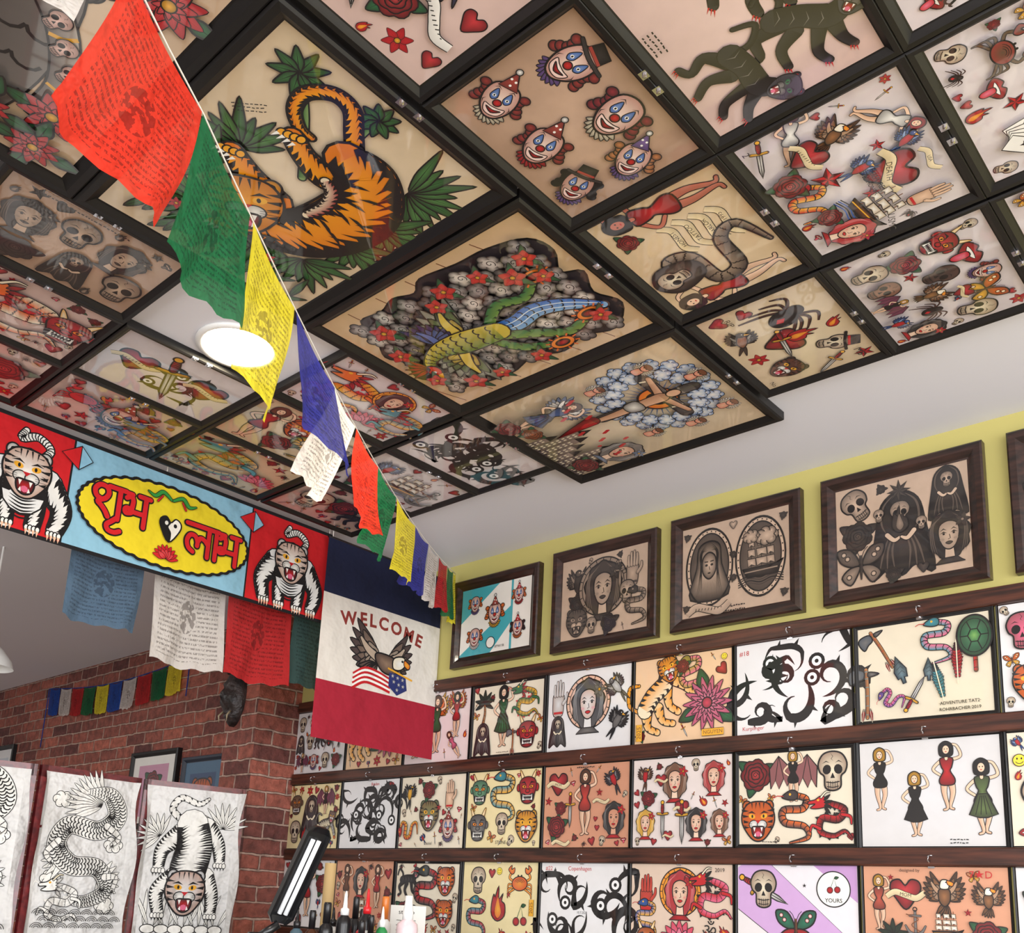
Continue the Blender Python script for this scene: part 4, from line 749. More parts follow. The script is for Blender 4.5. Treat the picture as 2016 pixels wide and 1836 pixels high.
S(1,2,SA,[(pinup,-.75,.3,.55,0,{'dr':BR}),(lady,-.1,.4,.42),(pinup,.65,.3,.55),(ship,0,-.5,.5)],'framed sheet of sailor pinups on salmon paper')
S(2,2,CR,[(panther,-.75,.4,.42),(snake,0,.15,.68,0,{'col':(60,70,70),'bel':R}),(cat,.75,.5,.38),(cat,.75,-.35,.36),(rose,-.8,-.4,.4)],'framed sheet of panther, snakes and tiger heads',bd=.012)
S(3,2,YC,[(skull,-.75,.52,.34),(crab,.7,.48,.42),(flame,0,-.05,.42),(snake,-.75,-.4,.5,0,{'col':TL,'bel':R}),(smiley,0,.78,.1),(cherry,.75,-.3,.3),(star,.35,.2,.08)],'framed sheet of skull, crab, flame and snake on yellow paper',fill=3,extra=lambda c:(c.limb([(1.12,-.3,.14),(1.12,.1,.14)],Y,None,.01,caps=False),c.text('2025',1.12,-.1,.14,BR,pi/2)))
S(4,2,WH,[(tribal,-.6,-.05,.85,0,{'seed':61,'n':7}),(tribal,.65,.0,.9,0,{'seed':77,'n':7})],'framed white sheet of bold tribal shapes',extra=lambda c:(c.text('#22',-1.05,.87,.14,R),c.text('Copenhagen',-.1,.87,.14,R),c.text('10.7.2022',.0,-.15,.08)))
S(5,2,(224,200,180),[(hand,-.88,.35,.4,0,{'sk':(200,60,50)}),(lady,0,.35,.5,0,{'halo':Y,'hair':R}),(snake,-.88,-.2,.4,0,{'col':B}),(dragon,.8,.35,.48,0,{'col':R,'bel':PK,'sp':K}),(lotus,.0,-.55,.5),(oni,-.85,-.65,.3,0,{'col':O})],'framed sheet of haloed lady, red dragon and snake',fill=4,extra=lambda c:(c.text('ॐ',.75,-.4,.4),c.text('2019',1.0,.88,.12)))
def lilac(c):
    w=1.28
    c.poly([(-w,.95),(-w,.1),(.35,-1),(w,-1),(w,-.55),(-.5,1),(-1.2,1)],(208,168,216));c.line([(-w,.1),(.35,-1)],.015);c.line([(-.5,1),(w,-.55)],.015)
    c.poly([(-.5,1),(w,-.55),(w,1)],(234,230,234));c.poly([(.4,1),(w,.3),(w,1)],(198,154,206))
    pile(c,[(dagger,-.7,.5,.55,1.1),(skull,-.7,.5,.38),(butterfly,.0,-.25,.4,0,{'a':(40,120,90),'b':R})],fill=0);c.sh(E(.8,.55,.34,.34,20),W,None,.02);c.push(.8,.62,.2);cherry(c);c.pop();c.text('YOURS',.8,.33,.11,bold=.01);c.text('★',.2,.6,.1)
S(6,2,(236,232,234),[],'framed lilac and white diagonal sheet of skull, butterfly and cherries',extra=lilac)
S(7,2,(216,154,122),[(pinup,-1.0,.35,.46,0,{'dr':(190,80,60),'hair':Y}),(heart,-.5,.5,.32,0,{'txt':'MOM'}),(eagle,.2,.48,.42),(ship,.2,-.05,.28),(eagle,.95,.42,.32),(rose,.9,-.18,.3),(palm,-.75,-.35,.35),(anchor,-.33,0,.25),(panther,.1,-.55,.36),(star,-.75,.8,.06),(star,.6,.2,.07)],'framed patriotic sailor sheet on salmon paper',extra=lambda c:(c.text('7★D',.85,.86,.18,R),c.text('NAME',.9,-.55,.14),c.text('designed by',-.4,.93,.08)))
S(8,2,WH,[(rose,-.8,.3,.4),(skull,0,.3,.4),(bird,.8,.3,.4)],'framed white sheet of rose and swallow')
for z in(.8275,.499,.167,-.165):
    v,f=box(-3.67,2.9,2.566,2.59,ZC+z-.0235,ZC+z+.0235);o=bev(mk('picture_rail',v,f,M_RAIL),.004);tag(o,'dark stained wooden picture rail running along the wall above flash sheets','picture rail','picture rails')
def hook(x,z):
    pts=[(0,0,0),(0,-.014,0),(0,-.02,-.004),(0,-.021,-.014),(0,-.012,-.018),(0,-.007,-.012)]
    v,f=join([tube(pts,.0018,6),lathe([(.006,0),(.006,.002),(.003,.003)],10)]);o=mk('screw_hook',v,f,M_METAL,smooth=True,mw=T(x,2.566,z));tag(o,'small chrome screw hook in the dark picture rail','hook','screw hooks on rails')
for r,z in enumerate((.8275,.499,.167)):
    for j in range(9): hook(-3.50+.3737*j,z+.002)
def upper(x0,x1,z0,z1,fm,paper,items,label,b=.042,extra=None,bw=None,pm=M_OLD):
    gw,gh=(x1-x0)-2*b,(z1-z0)-2*b;c=Cv(gw,gh,paper,mix(paper,K,.08),bw=bw)
    if items: pile(c,items)
    if extra: extra(c)
    framed('wall_framed_artwork',m_wall((x0+x1)/2,WY,(z0+z1)/2),gw,gh,b,.03,fm,c,label,'framed artwork','framed artworks above the rails',pm)
def clwall(c):
    a=c.a;TT=(64,164,174);WW=(232,228,218)
    c.rect(-a,-1,a,1,WW);c.poly([(-a,0),(-a,1),(a*.1,1)],TT);c.poly([(-a,-.95),(a*.44,.25),(a*.44,-.25),(-a*.1,-1),(-a,-1)],TT);c.rect(a*.44,-1,a*.5,1,TT)
    for x,y,s,kw in((-.8,.5,.3,dict(hair=O)),(-.75,-.5,.34,dict(hair=O,ruff=W)),(.0,.1,.4,dict(hair=O,hat=0,ruff=Y)),(.9,.5,.28,dict(hair=O,hat=0,ho=R,ruff=R)),(.9,-.45,.3,dict(hair=K,hat=0,ho=R,ruff=O))): c.push(x,y,s);clown(c,**kw);c.pop()
    c.text('BTW/1B',.25,-.87,.1);c.sh(E(-.1,-.72,.16,.16,12),WW,None,.02)
upper(-2.685,-2.24,.885,1.24,M_WALNUT,(214,196,170),[],'dark wood framed sheet of clowns on teal and white',extra=clwall,pm=M_PRINT)
TN=(200,172,148)
upper(-2.175,-1.724,.875,1.255,M_WALNUT,TN,[(bird,-.75,.35,.5,0,{'body':GR}),(rose,-.75,-.15,.28),(lady,0,.1,.68,0,{'hair':(60,56,56),'halo':(190,180,170)}),(hand,.85,.45,.4),(skull,.7,-.1,.28),(cat,-.75,-.6,.34,0,{'col':GR}),(snake,.95,-.45,.42),(rose,.2,-.75,.27),(dagger,.5,.35,.34),(skull,-.3,-.75,.2)],'walnut framed black and grey sheet of birds, lady and skulls',bw=TN)
def nuns(c):
    for x,fn in((-.58,nun),(.6,ship)):
        c.sh(E(x,.05,.52,.82,24),(150,140,130),(90,80,76),.05);c.line(E(x,.05,.5,.79,30),.06,W,closed=True);c.line(E(x,.05,.46,.74,30),.03,K,closed=True)
        for k in range(30): a=2*pi*k/30;c.fan(E(x+.5*cos(a),.05+.79*sin(a),.018,.018,6),K)
        c.push(x,.0,.5,0,1,.62);fn(c);c.pop();c.line(E(x,.05,.55,.85,40),.04,K,closed=True)
    c.push(.75,.45,.3);cloud(c);c.pop();c.push(.4,.5,.22);cloud(c);c.pop()
    c.push(0,.85,.11);heart(c,W,ban=None);c.pop();scribble(c,.0,-.9,.5,2,.05);c.push(-.6,-.85,.5);scroll(c);c.pop()
    for x,y in((-1.1,.8),(1.12,.8),(-1.12,-.8),(1.12,-.8),(0,.2),(0,-.3)): c.push(x,y,.1);rose(c,GR,GR);c.pop()
upper(-1.67,-1.214,.875,1.262,M_WALNUT,TN,[],'walnut framed sheet of nun and ship in oval borders',extra=nuns,bw=TN)
upper(-1.15,-.70,.875,1.262,M_WALNUT,TN,[(skull,-.8,.6,.34,.5),(rose,-.8,.0,.35),(reaper,.0,-.1,.74),(star,0,.72,.2,0,{'n':8}),(reaper,.85,.5,.44),(butterfly,-.75,-.6,.42),(lady,.84,-.35,.46,0,{'hair':K}),(rose,-.15,-.88,.17),(heart,.38,-.85,.12,0,{'ban':None}),(flame,0,.15,.25),(skull,.38,.0,.14),(skull,-.38,.3,.14)],'walnut framed black and grey sheet of reaper, skull and moth',bw=TN)
upper(-.64,-.19,.875,1.262,M_WALNUT,TN,[(skull,0,0,.7),(rose,-.9,0,.4)],'walnut framed black and grey skull sheet',bw=TN)
# ================================================================== PRAYER FLAG STRING
FC={'red':((234,58,36),(110,20,14)),'green':((26,112,66),(12,50,34)),'yellow':((242,226,56),(126,104,20)),'blue':((58,60,158),(26,26,80)),'white':((226,220,214),(100,90,86)),'slate':((88,116,142),(44,60,80)),'dgreen':((54,84,80),(30,46,44)),'sblue':((38,84,180),(20,36,90)),'dred':((196,42,44),(104,18,22))}
FM={k:flagmat('flag_cloth_'+k,v[0],v[1],.62) for k,v in FC.items()}
E0=Vector((-2.69,2.57,1.28));N0=Vector((-1.143,.541,1.072));RC=Vector((.744,.667,.047))
def spt(s):
    p=N0+(E0-N0)*s/11
    if s>=0: p.z-=.085*4*s*(11-s)/121
    else: p.z+=.012*s*s
    return p
def cloth(name,tops,drop,swl,swr,m,label,group,rip=.012,seed=0,nu=16,nv=18,cat_='prayer flag'):
    rd=random.Random(seed);ph=rd.uniform(0,6);V=[];F=[];U=[];a,b=tops;al=(b-a);nrm=al.cross(Vector((0,0,1))).normalized()
    for j in range(nv+1):
        t=j/nv
        for i in range(nu+1):
            u=i/nu;p=a.lerp(b,u);sw=(swl*(1-u)+swr*u)
            p=p+Vector((0,0,-drop*t))+sw*(t**1.3)+nrm*(rip*t*sin(u*7+ph+t*2)+rip*.35*sin(u*17+ph*2+t*5)*t)+Vector((0,0,-.01*sin(pi*u)))
            if t>.9: p.z+=.004*sin(u*23+ph)
            V.append((p.x,p.y,p.z+ZC));U.append((u,1-t))
    for j in range(nv):
        for i in range(nu): k=j*(nu+1)+i;F.append((k,k+1,k+nu+2,k+nu+1))
    o=mk(name,V,F,m,smooth=True,uvs=U);tag(o,label,cat_,group);return o
GS='prayer flags on the long string'
fl=[('white',-2.0,-1.1,-.08,-.05,.11),('red',-.98,-.02,-.07,-.035,.185),('green',0,.85,-.035,-.005,.205),('yellow',.92,1.9,-.005,-.02,.23),('blue',1.95,3.15,.03,.06,.205),('white',3.15,3.95,-.07,-.06,.19),('red',4.0,5.0,.0,.015,.19),('green',5.02,6,-.03,-.02,.19),('yellow',6.05,7.25,.0,.0,.19),('blue',7.3,8.3,-.03,0,.18),('white',8.35,9.2,0,0,.19),('dred',9.25,10.05,0,.02,.18),('green',10.1,10.7,0,.02,.19),('yellow',10.72,10.97,0,.0,.2)]
for i,(cn,a,b,l,r,h) in enumerate(fl):
    cloth('prayer_flag',(spt(a),spt(b)),h,RC*l,RC*r,FM[cn],{'dred':'red'}.get(cn,cn)+' printed cloth prayer flag with script, hanging from string',GS,seed=i,rip=.013)
P0=[spt(s*.5) for s in range(-6,23)];P0=[Vector((-.45,-.35,1.32))]+P0[1:]
v,f=tube([(p.x,p.y,p.z+ZC+.001) for p in P0],.0014,6);tag(mk('flag_string',v,f,M_STR,smooth=True),'thin white cord stretched from ceiling to wall carrying prayer flags','string')
# ================================================================== BANNER
XB=-2.80
c=Cv(1.34,.345,(18,16,20),hh=.1725)
BCy,BCz=1.37,1.1275
def q(y,z): return ((y-BCy)/.1725,(z-BCz)/.1725)
def rc(y0,z0,y1,z1,col): a=q(y0,z0);b=q(y1,z1);c.rect(a[0],a[1],b[0],b[1],col)
RD=(208,24,32);SB=(142,192,216)
rc(.70,.967,1.074,1.288,RD);rc(1.08,.967,1.692,1.288,SB);rc(1.698,.967,2.03,1.288,RD)
def btiger(c):
    c.limb([(.1,.35,.12),(.38,.72,.13),(.12,.92,.13),(-.18,.8,.13),(-.12,.98,.1)],W,None,.028,'band',K,step=1)
    for s in(-1,1):
        c.limb([(.4*s,.05,.6),(.74*s,-.4,.4),(.68*s,-.85,.3)],W,(225,225,225),.03,'stripe',step=1,n=8)
        c.limb([(.2*s,-.15,.45),(.27*s,-.55,.32),(.25*s,-.9,.27)],W,(225,225,225),.03,'stripe',step=1,n=8)
        for k in range(4):
            for x0 in(.66,.25): c.sh(E(x0*s-.1+.07*k,-.93,.045,.06,8),W,None,.02);c.poly([(x0*s-.13+.07*k,-.96),(x0*s-.07+.07*k,-.96),(x0*s-.1+.07*k,-1.08)],(240,190,160))
    c.limb([(0,.2,.85),(0,-.3,.78)],W,(230,230,230),.03,'stripe',step=1,n=8)
    for k in range(6): c.line(cr([(-.26,-.36-.07*k),(0,-.44-.07*k),(.26,-.36-.07*k)]),.035,K,1)
    c.push(0,.14,.56);cat(c,W)
    for s in(-1,1):
        for k in range(4): c.line([(.5*s+.06*s*k,.62-.22*k),(.24*s+.08*s*k,.62-.2*k)],.045,K,2)
    c.pop()
for y in(.955,1.865): a=q(y,1.118);c.push(a[0],a[1],.86);btiger(c);c.pop()
for y in(1.095,1.70):
    x,z=q(y,1.237);c.poly([(x-.32,z),(x,z+.22),(x,z-.22)],RD);c.poly([(x,z+.22),(x+.22,z),(x,z-.22)],SB);c.line([(x-.32,z),(x,z+.22),(x+.22,z),(x,z-.22)],.02,K,closed=True);c.line([(x,z+.22),(x,z-.22)],.015)
ox,oz=q(1.395,1.115)
sc=[((1.70*cos(t))*(1+.018*abs(cos(22*t)))+ox,(.78*sin(t))*(1+.05*abs(cos(22*t)))+oz) for t in[2*pi*i/220 for i in range(220)]]
c.fan(sc,K);c.fan([((x-ox)*.965+ox,(y_-oz)*.93+oz) for x,y_ in sc],(236,212,36))
# Devanagari lettering drawn as brush strokes (unit = letter height, headline at 1, baseline 0)
SHA=[[(.30,.50),(.12,.58),(.06,.78),(.2,.96),(.42,.94),(.5,.76),(.42,.58),(.30,.50)],[(.30,.50),(.18,.40),(.3,.3),(.44,.16),(.54,.0)],[(.86,1),(.86,0)],[(.50,1),(.86,1)]]
UU=[[(.86,.06),(.7,-.1),(.55,-.26),(.62,-.42),(.82,-.44),(.98,-.36)]]
BHA=[[(.1,.98),(.26,.98)],[(.08,.82),(.22,.9),(.3,.78),(.28,.5),(.26,.36)],[(.26,.36),(.1,.32),(.06,.44),(.16,.5),(.3,.42),(.66,.42)],[(.72,1),(.72,0)],[(.5,1),(.86,1)]]
LA=[[(.3,.06),(.12,.18),(.06,.42),(.16,.62),(.34,.62),(.44,.44),(.44,.3)],[(.44,.44),(.54,.6),(.7,.56),(.8,.46)],[(.84,1),(.84,0)]]
AA=[[(.14,1),(.14,0)]]
def word(parts,x,y,k,hl):
    st=[]
    for glyph,dx in parts:
        for s_ in glyph: st.append([(px+dx,py) for px,py in s_])
    for h in hl: st.append([(h[0],1),(h[1],1)])
    c.push(x,y,k)
    for w,cl in((.25,K),(.155,RD)):
        for s_ in st:
            p=cr(s_,False,5) if len(s_)>2 else s_
            c.line(p,w,cl)
            for e_ in(p[0],p[-1]): c.fan(E(e_[0],e_[1],w/2,w/2,10),cl)
            if len(s_)>2:
                for e_ in p: c.fan(E(e_[0],e_[1],w/2,w/2,8),cl)
    c.pop()
a=q(1.145,1.085);word([(SHA,0),(UU,0),(BHA,1.0)],a[0],a[1],.56,[(.8,1.05)])
a=q(1.455,1.055);word([(LA,0),(AA,.98),(BHA,1.18)],a[0],a[1],.56,[(0,1.2)])
c.push(ox+.02,oz-.03,.27);c.sh([(0,.45),(.35,.8),(.75,.55),(.7,0),(0,-.95),(-.7,0),(-.75,.55),(-.35,.8)],W,None,.09);c.sh([(0,.45),(-.35,.8),(-.75,.55),(-.7,0),(0,-.95),(.1,-.3),(-.15,.1)],K,None,.02,cv=True);c.fan(E(-.3,.35,.13,.15,10),W);c.fan(E(.35,.3,.13,.15,10),K);c.pop()
c.push(ox,oz-.52,.27);lotus(c,RD);c.pop()
for s in(-1,1): c.push(ox,oz+.5,.4,0,s);c.limb([(.05,.05,.1),(.5,.3,.16),(.85,.0,.14),(1.2,.12,.05)],(50,150,60),None,.03);c.limb([(.5,.1,.06),(.7,-.2,.08)],RD,None,.02);c.pop()
e=empty('hanging_banner',m_face(XB,BCy,BCz),'long cloth banner with white tigers, yellow oval and red lettering','banner');c.obj(e,M_CLOTH,'banner_cloth')
for y in(.72,1.37,2.02):
    v,f=tube([(y-BCy,.1725,.001),(y-BCy,.1725+.026,.001)],.0016,6);mk('hanging_loop',v,f,M_STR,e)
GB='large prayer flags behind the banner'
XF=-2.9
for cn,y0,y1,zb,s,w in(('slate',1.15,1.385,.785,1,.0),('white',1.425,1.685,.715,2,.01),('dred',1.70,1.96,.72,3,0),('dgreen',1.975,2.22,.74,4,0)):
    cloth('prayer_flag',(Vector((XF,y0,1.06)),Vector((XF,y1,1.06))),1.06-zb,Vector((0,w,0)),Vector((0,w,0)),FM[cn],{'slate':'faded blue','dred':'red','dgreen':'dark green','white':'white'}[cn]+' square prayer flag with block-printed text hanging from string',GB,rip=.02,seed=s+20,nu=18)
v,f=tube([(XF,.3,1.30+ZC),(XF,.9,1.08+ZC),(XF,1.6,1.058+ZC),(XF,2.25,1.07+ZC),(XF+.02,2.585,1.2+ZC)],.002,6);tag(mk('flag_string',v,f,M_STR,smooth=True),'white cord hung behind the banner carrying large prayer flags','string')
# ================================================================== WELCOME FLAG
c=Cv(.58,.74,(228,222,212),hh=.29);c.rect(-1,.56,1,1.276,(20,27,60));c.rect(-1,-1.276,1,-.55,(166,28,50))
def cw(ch): vs=textmesh(ch,.035)[0];return max(p[0] for p in vs)-min(p[0] for p in vs)
LS=.235;gp=.045;ws=[cw(ch)*LS for ch in 'WELCOME'];tot=sum(ws)+gp*6;xx=-tot/2
for ch,w_ in zip('WELCOME',ws):
    xc=xx+w_/2;xx+=w_+gp;t=xc/(tot/2);c.text(ch,xc-.02,.37-.10*t*t,LS,(140,52,44),-t*.22,bold=.035)
c.push(.02,-.12,.62)
EC=[(92,74,70),(140,116,100),(184,164,144)]
c.push(-.05,.0,1,.25);wing(c,-1,EC,1.0);c.pop();c.push(.12,.0,1,-.15);wing(c,1,EC,.85);c.pop()
for i in range(5): leaf(c,-.15,-.1,.5,.16,-2.9+.2*i,(120,98,86))
c.sh([(-.15,.15),(.3,.12),(.45,-.08),(.3,-.25),(0,-.22),(-.2,0)],(150,122,100),(70,54,50),.03);c.sh([(.3,.12),(.56,.2),(.64,.05),(.5,-.1),(.3,-.1)],W,BN,.03);c.sh([(.6,.14),(.76,.06),(.72,-.04),(.6,.02)],Y,O,.02);c.fan(E(.54,.1,.03,.03,6),K)
for i in range(7): c.line(cr([(-.75,-.42-.05*i),(-.45,-.24-.05*i),(-.1,-.26-.05*i),(.25,-.36-.045*i)]),.055,R if i%2==0 else W)
c.poly([(.2,-.2),(.66,-.22),(.72,-.5),(.45,-.66),(.2,-.5)],(40,50,110))
for x,y in((.3,-.26),(.44,-.28),(.58,-.3),(.34,-.38),(.48,-.42),(.6,-.44),(.44,-.54)): c.push(x,y,.05);star(c,W);c.pop()
c.line([(.15,-.12),(.85,-.26)],.04,Y)
c.pop()
e=empty('welcome_flag',m_face(-2.77,2.288,.905),'navy, white and red welcome flag with an eagle emblem','flag');c.obj(e,M_CLOTH,'flag_cloth')
v,f=tube([(-.29,.372,-.003),(.29,.372,-.003)],.005,8);mk('flag_rod',v,f,M_BLKP,e)
for x in(-.27,.27):
    v,f=tube([(x,.372,-.003),(x,.42,-.003)],.0015,6);mk('hanging_cord',v,f,M_STR,e)
# ================================================================== BRICK WALL ITEMS
GW='small prayer flags on the brick wall'
def zz(x): return 1.235-.03*(x+6.46)/1.7-.05*sin(pi*(x+6.46)/1.7)
for i,cn in enumerate(['sblue','white','dred','green','yellow','sblue','white','dred','green','yellow']):
    x0=-6.46+.17*i
    cloth('prayer_flag',(Vector((x0,2.572,zz(x0))),Vector((x0+.155,2.572,zz(x0+.155)))),.17,Vector((0,0,0)),Vector((0,0,0)),FM[cn],{'sblue':'blue','dred':'red'}.get(cn,cn)+' small printed prayer flag strung on the brick wall',GW,rip=.005,seed=40+i,nu=8,nv=8)
v,f=tube([(-6.5,2.58,.85+ZC),(-6.5,2.58,1.24+ZC)]+[(-6.46+.17*i,2.575,zz(-6.46+.17*i)+ZC) for i in range(11)]+[(-4.72,2.58,1.22+ZC),(-4.72,2.58,1.0+ZC)],.003,6);tag(mk('flag_string',v,f,FM['sblue'],smooth=True),'blue cord strung along the brick wall carrying small flags','string')
def maskmesh():
    V=[];F=[];n=20;m=24
    for j in range(m+1):
        t=j/m;z=.13-.27*t;w=.075*(max(0,sin(pi*min(1,t*.93+.07))))**.55
        for i in range(n+1):
            a=pi*i/n;x=-w*cos(a);d=.06*sin(a)*(sin(pi*(t*.9+.05))**.5)
            u=x/.07
            d+=.03*math.exp(-((u)/.16)**2-((t-.5)/.13)**2)
            d-=.018*math.exp(-((abs(u)-.4)/.16)**2-((t-.38)/.06)**2)
            d+=.014*math.exp(-((abs(u)-.4)/.25)**2-((t-.29)/.04)**2)
            d-=.02*math.exp(-((u)/.4)**2-((t-.74)/.05)**2)
            d+=.012*math.exp(-((u)/.45)**2-((t-.83)/.03)**2)+.012*math.exp(-((abs(u)-.6)/.15)**2-((t-.58)/.1)**2)
            V.append((x,-max(d,.0),z))
    for j in range(m):
        for i in range(n): k=j*(n+1)+i;F.append((k,k+1,k+n+2,k+n+1))
    return V,F
M_MASK=colvar(mat('carved_dark_wood',rough=.4,bump=(60,.5,.01)),(20,15,16),(62,50,48),20)
M_IV=mat('aged_ivory',(170,155,125),.4)
v,f=maskmesh();e=empty('carved_mask',T(-3.855,2.359,.86),'dark carved wooden demon mask hanging on the brick pier','mask');mk('mask_face',v,f,M_MASK,e,True)
for s in(-1,1):
    v,f=tube([(s*.03,-.03,.11),(s*.05,-.04,.145),(s*.045,-.045,.17)],[.014,.010,.002],10);mk('horn',v,f,M_MASK,e,True)
    v,f=tube([(s*.03,-.045,-.075),(s*.035,-.062,-.095),(s*.03,-.06,-.125)],[.005,.004,.001],8);mk('tusk',v,f,M_IV,e,True)
GF='framed pictures on the brick wall'
def bpic(x0,x1,z0,z1,fm,matc,inner,label,fn):
    b=.03;gw,gh=x1-x0-2*b,z1-z0-2*b;c=Cv(gw,gh,matc);a=c.a;c.rect(-a*.72,-.8,a*.72,.74,inner);pile(c,[(fn,0,.15,.5)],fill=0)
    for k in range(5): c.line([(-a*.7,.68-.09*k),(a*.7,.62-.1*k)],.03,mix(inner,K,.3),1)
    framed('wall_framed_picture',m_wall((x0+x1)/2,WY,(z0+z1)/2),gw,gh,b,.03,fm,c,label,'framed picture',GF)
M_NAVY=mat('navy_frame_lacquer',(34,44,60),.35,coat=.3)
bpic(-5.20,-4.70,.30,.72,M_BLACK,(226,224,218),(196,140,166),'black framed picture with white mat on brick',rose)
bpic(-4.64,-4.24,.15,.66,M_NAVY,(60,100,130),(40,70,110),'dark blue framed picture with an orange emblem on brick',cat)
bpic(-7.3,-6.9,.4,.9,M_BLACK,(225,225,225),(190,200,210),'thin framed picture hanging on the brick wall',skull)
# ================================================================== SHOJI SCREEN
PT=[(-3.50,.94),(-3.385,1.345),(-3.375,1.352),(-3.40,1.722),(-3.40,1.738),(-3.315,2.11)]
EM=Matrix.Translation((-3.39,1.5,0));EI=EM.inverted()
e=empty('folding_screen',EM,'mahogany shoji folding screen with white paper panels','folding screen')
HT=ZC+.385
def waves(c,y):
    for j in range(3):
        for i in range(7):
            x=-.95+.3*i+(.15 if j%2 else 0)
            for k in range(3): c.line(E(x,y+.16*j,.15-.045*k,.13-.04*k,8,0,.1,3.0),.014,K)
def dr_dragon(c):
    for x,y in((-.7,1.3),(.75,.3),(-.75,-.6),(.7,-1.2)): c.push(x,y,.3);cloud(c,W,W,6);c.pop()
    for i in range(12): leaf(c,.3,1.2,.95,.15,1.7+.17*i,W,W,.014)
    for i in range(9): leaf(c,-.45,-.1,.6,.15,1.8+.3*i,W,W,.014)
    for i in range(9): leaf(c,.45,-.6,.6,.15,-1.4+.3*i,W,W,.014)
    body=[(-.1,1.55,.1),(.5,1.5,.42),(.75,1.0,.5),(.3,.62,.46),(-.45,.7,.44),(-.72,.2,.46),(-.3,-.25,.46),(.4,-.3,.42),(.68,-.8,.36),(.2,-1.1,.28),(-.3,-1.05,.2)]
    c.limb(body,W,None,.016,'scale',n=9,step=1,caps=False)
    for p in([(-.7,.3,.16),(-.95,.0,.12),(-.8,-.2,.1)],[(.6,-.5,.16),(.9,-.5,.12),(.85,-.8,.1)],[(.5,.75,.16),(.85,.5,.12),(.7,.3,.1)]):
        c.limb(p,W,None,.014,'scale')
        for k in(-1,0,1): c.line([(p[-1][0],p[-1][1]),(p[-1][0]+.08*k,p[-1][1]-.14)],.025,K,2)
    c.push(-.45,-1.1,.55);dragon(c,W,W,W);c.pop();waves(c,-1.75)
def dr_tiger(c):
    for i in range(16): leaf(c,-.95+.125*i,-1.6,.9,.1,1.57+.5*sin(i*2),W,W,.014)
    for i in range(10): leaf(c,.8,.9,.7,.1,.2+.3*i,W,W,.014);leaf(c,-.8,.6,.6,.1,1.2+.3*i,W,W,.014)
    c.limb([(-.2,1.0,.16),(-.55,1.3,.16),(-.35,1.62,.15),(.1,1.5,.13),(.35,1.65,.07)],W,None,.016,'stripe')
    for p in([(.35,.9,.55),(.7,.5,.36),(.8,.05,.26)],[(-.25,.7,.55),(-.68,.3,.36),(-.75,-.15,.26)],[(-.35,-.4,.48),(-.72,-.75,.34),(-.65,-1.25,.28)],[(.45,-.35,.48),(.66,-.8,.34),(.68,-1.25,.28)]):
        c.limb(p,W,None,.016,'stripe',n=8,step=1,gm=.03);x,y=p[-1][:2]
        for k in range(4): c.sh(E(x-.12+.08*k,y-.1,.05,.07,8),W,None,.014);c.poly([(x-.14+.08*k,y-.15),(x-.1+.08*k,y-.15),(x-.12+.08*k,y-.24)],K)
    c.limb([(0,.95,.8),(.1,.4,.9),(.0,-.2,.92),(0,-.6,.8)],W,None,.016,'stripe',n=12,step=1,gm=.03);c.push(-.02,-.75,.62);cat(c,(236,236,234),muz=W);c.pop()
    for i in range(6): c.sh(E(-.85+.34*i,-1.68,.18,.11,10),W,None,.02)
arts=[dr_dragon,dr_dragon,dr_tiger]
def yz(q):
    v,f=q;return [(x,z,y) for x,y,z in v],[tuple(reversed(t)) for t in f]
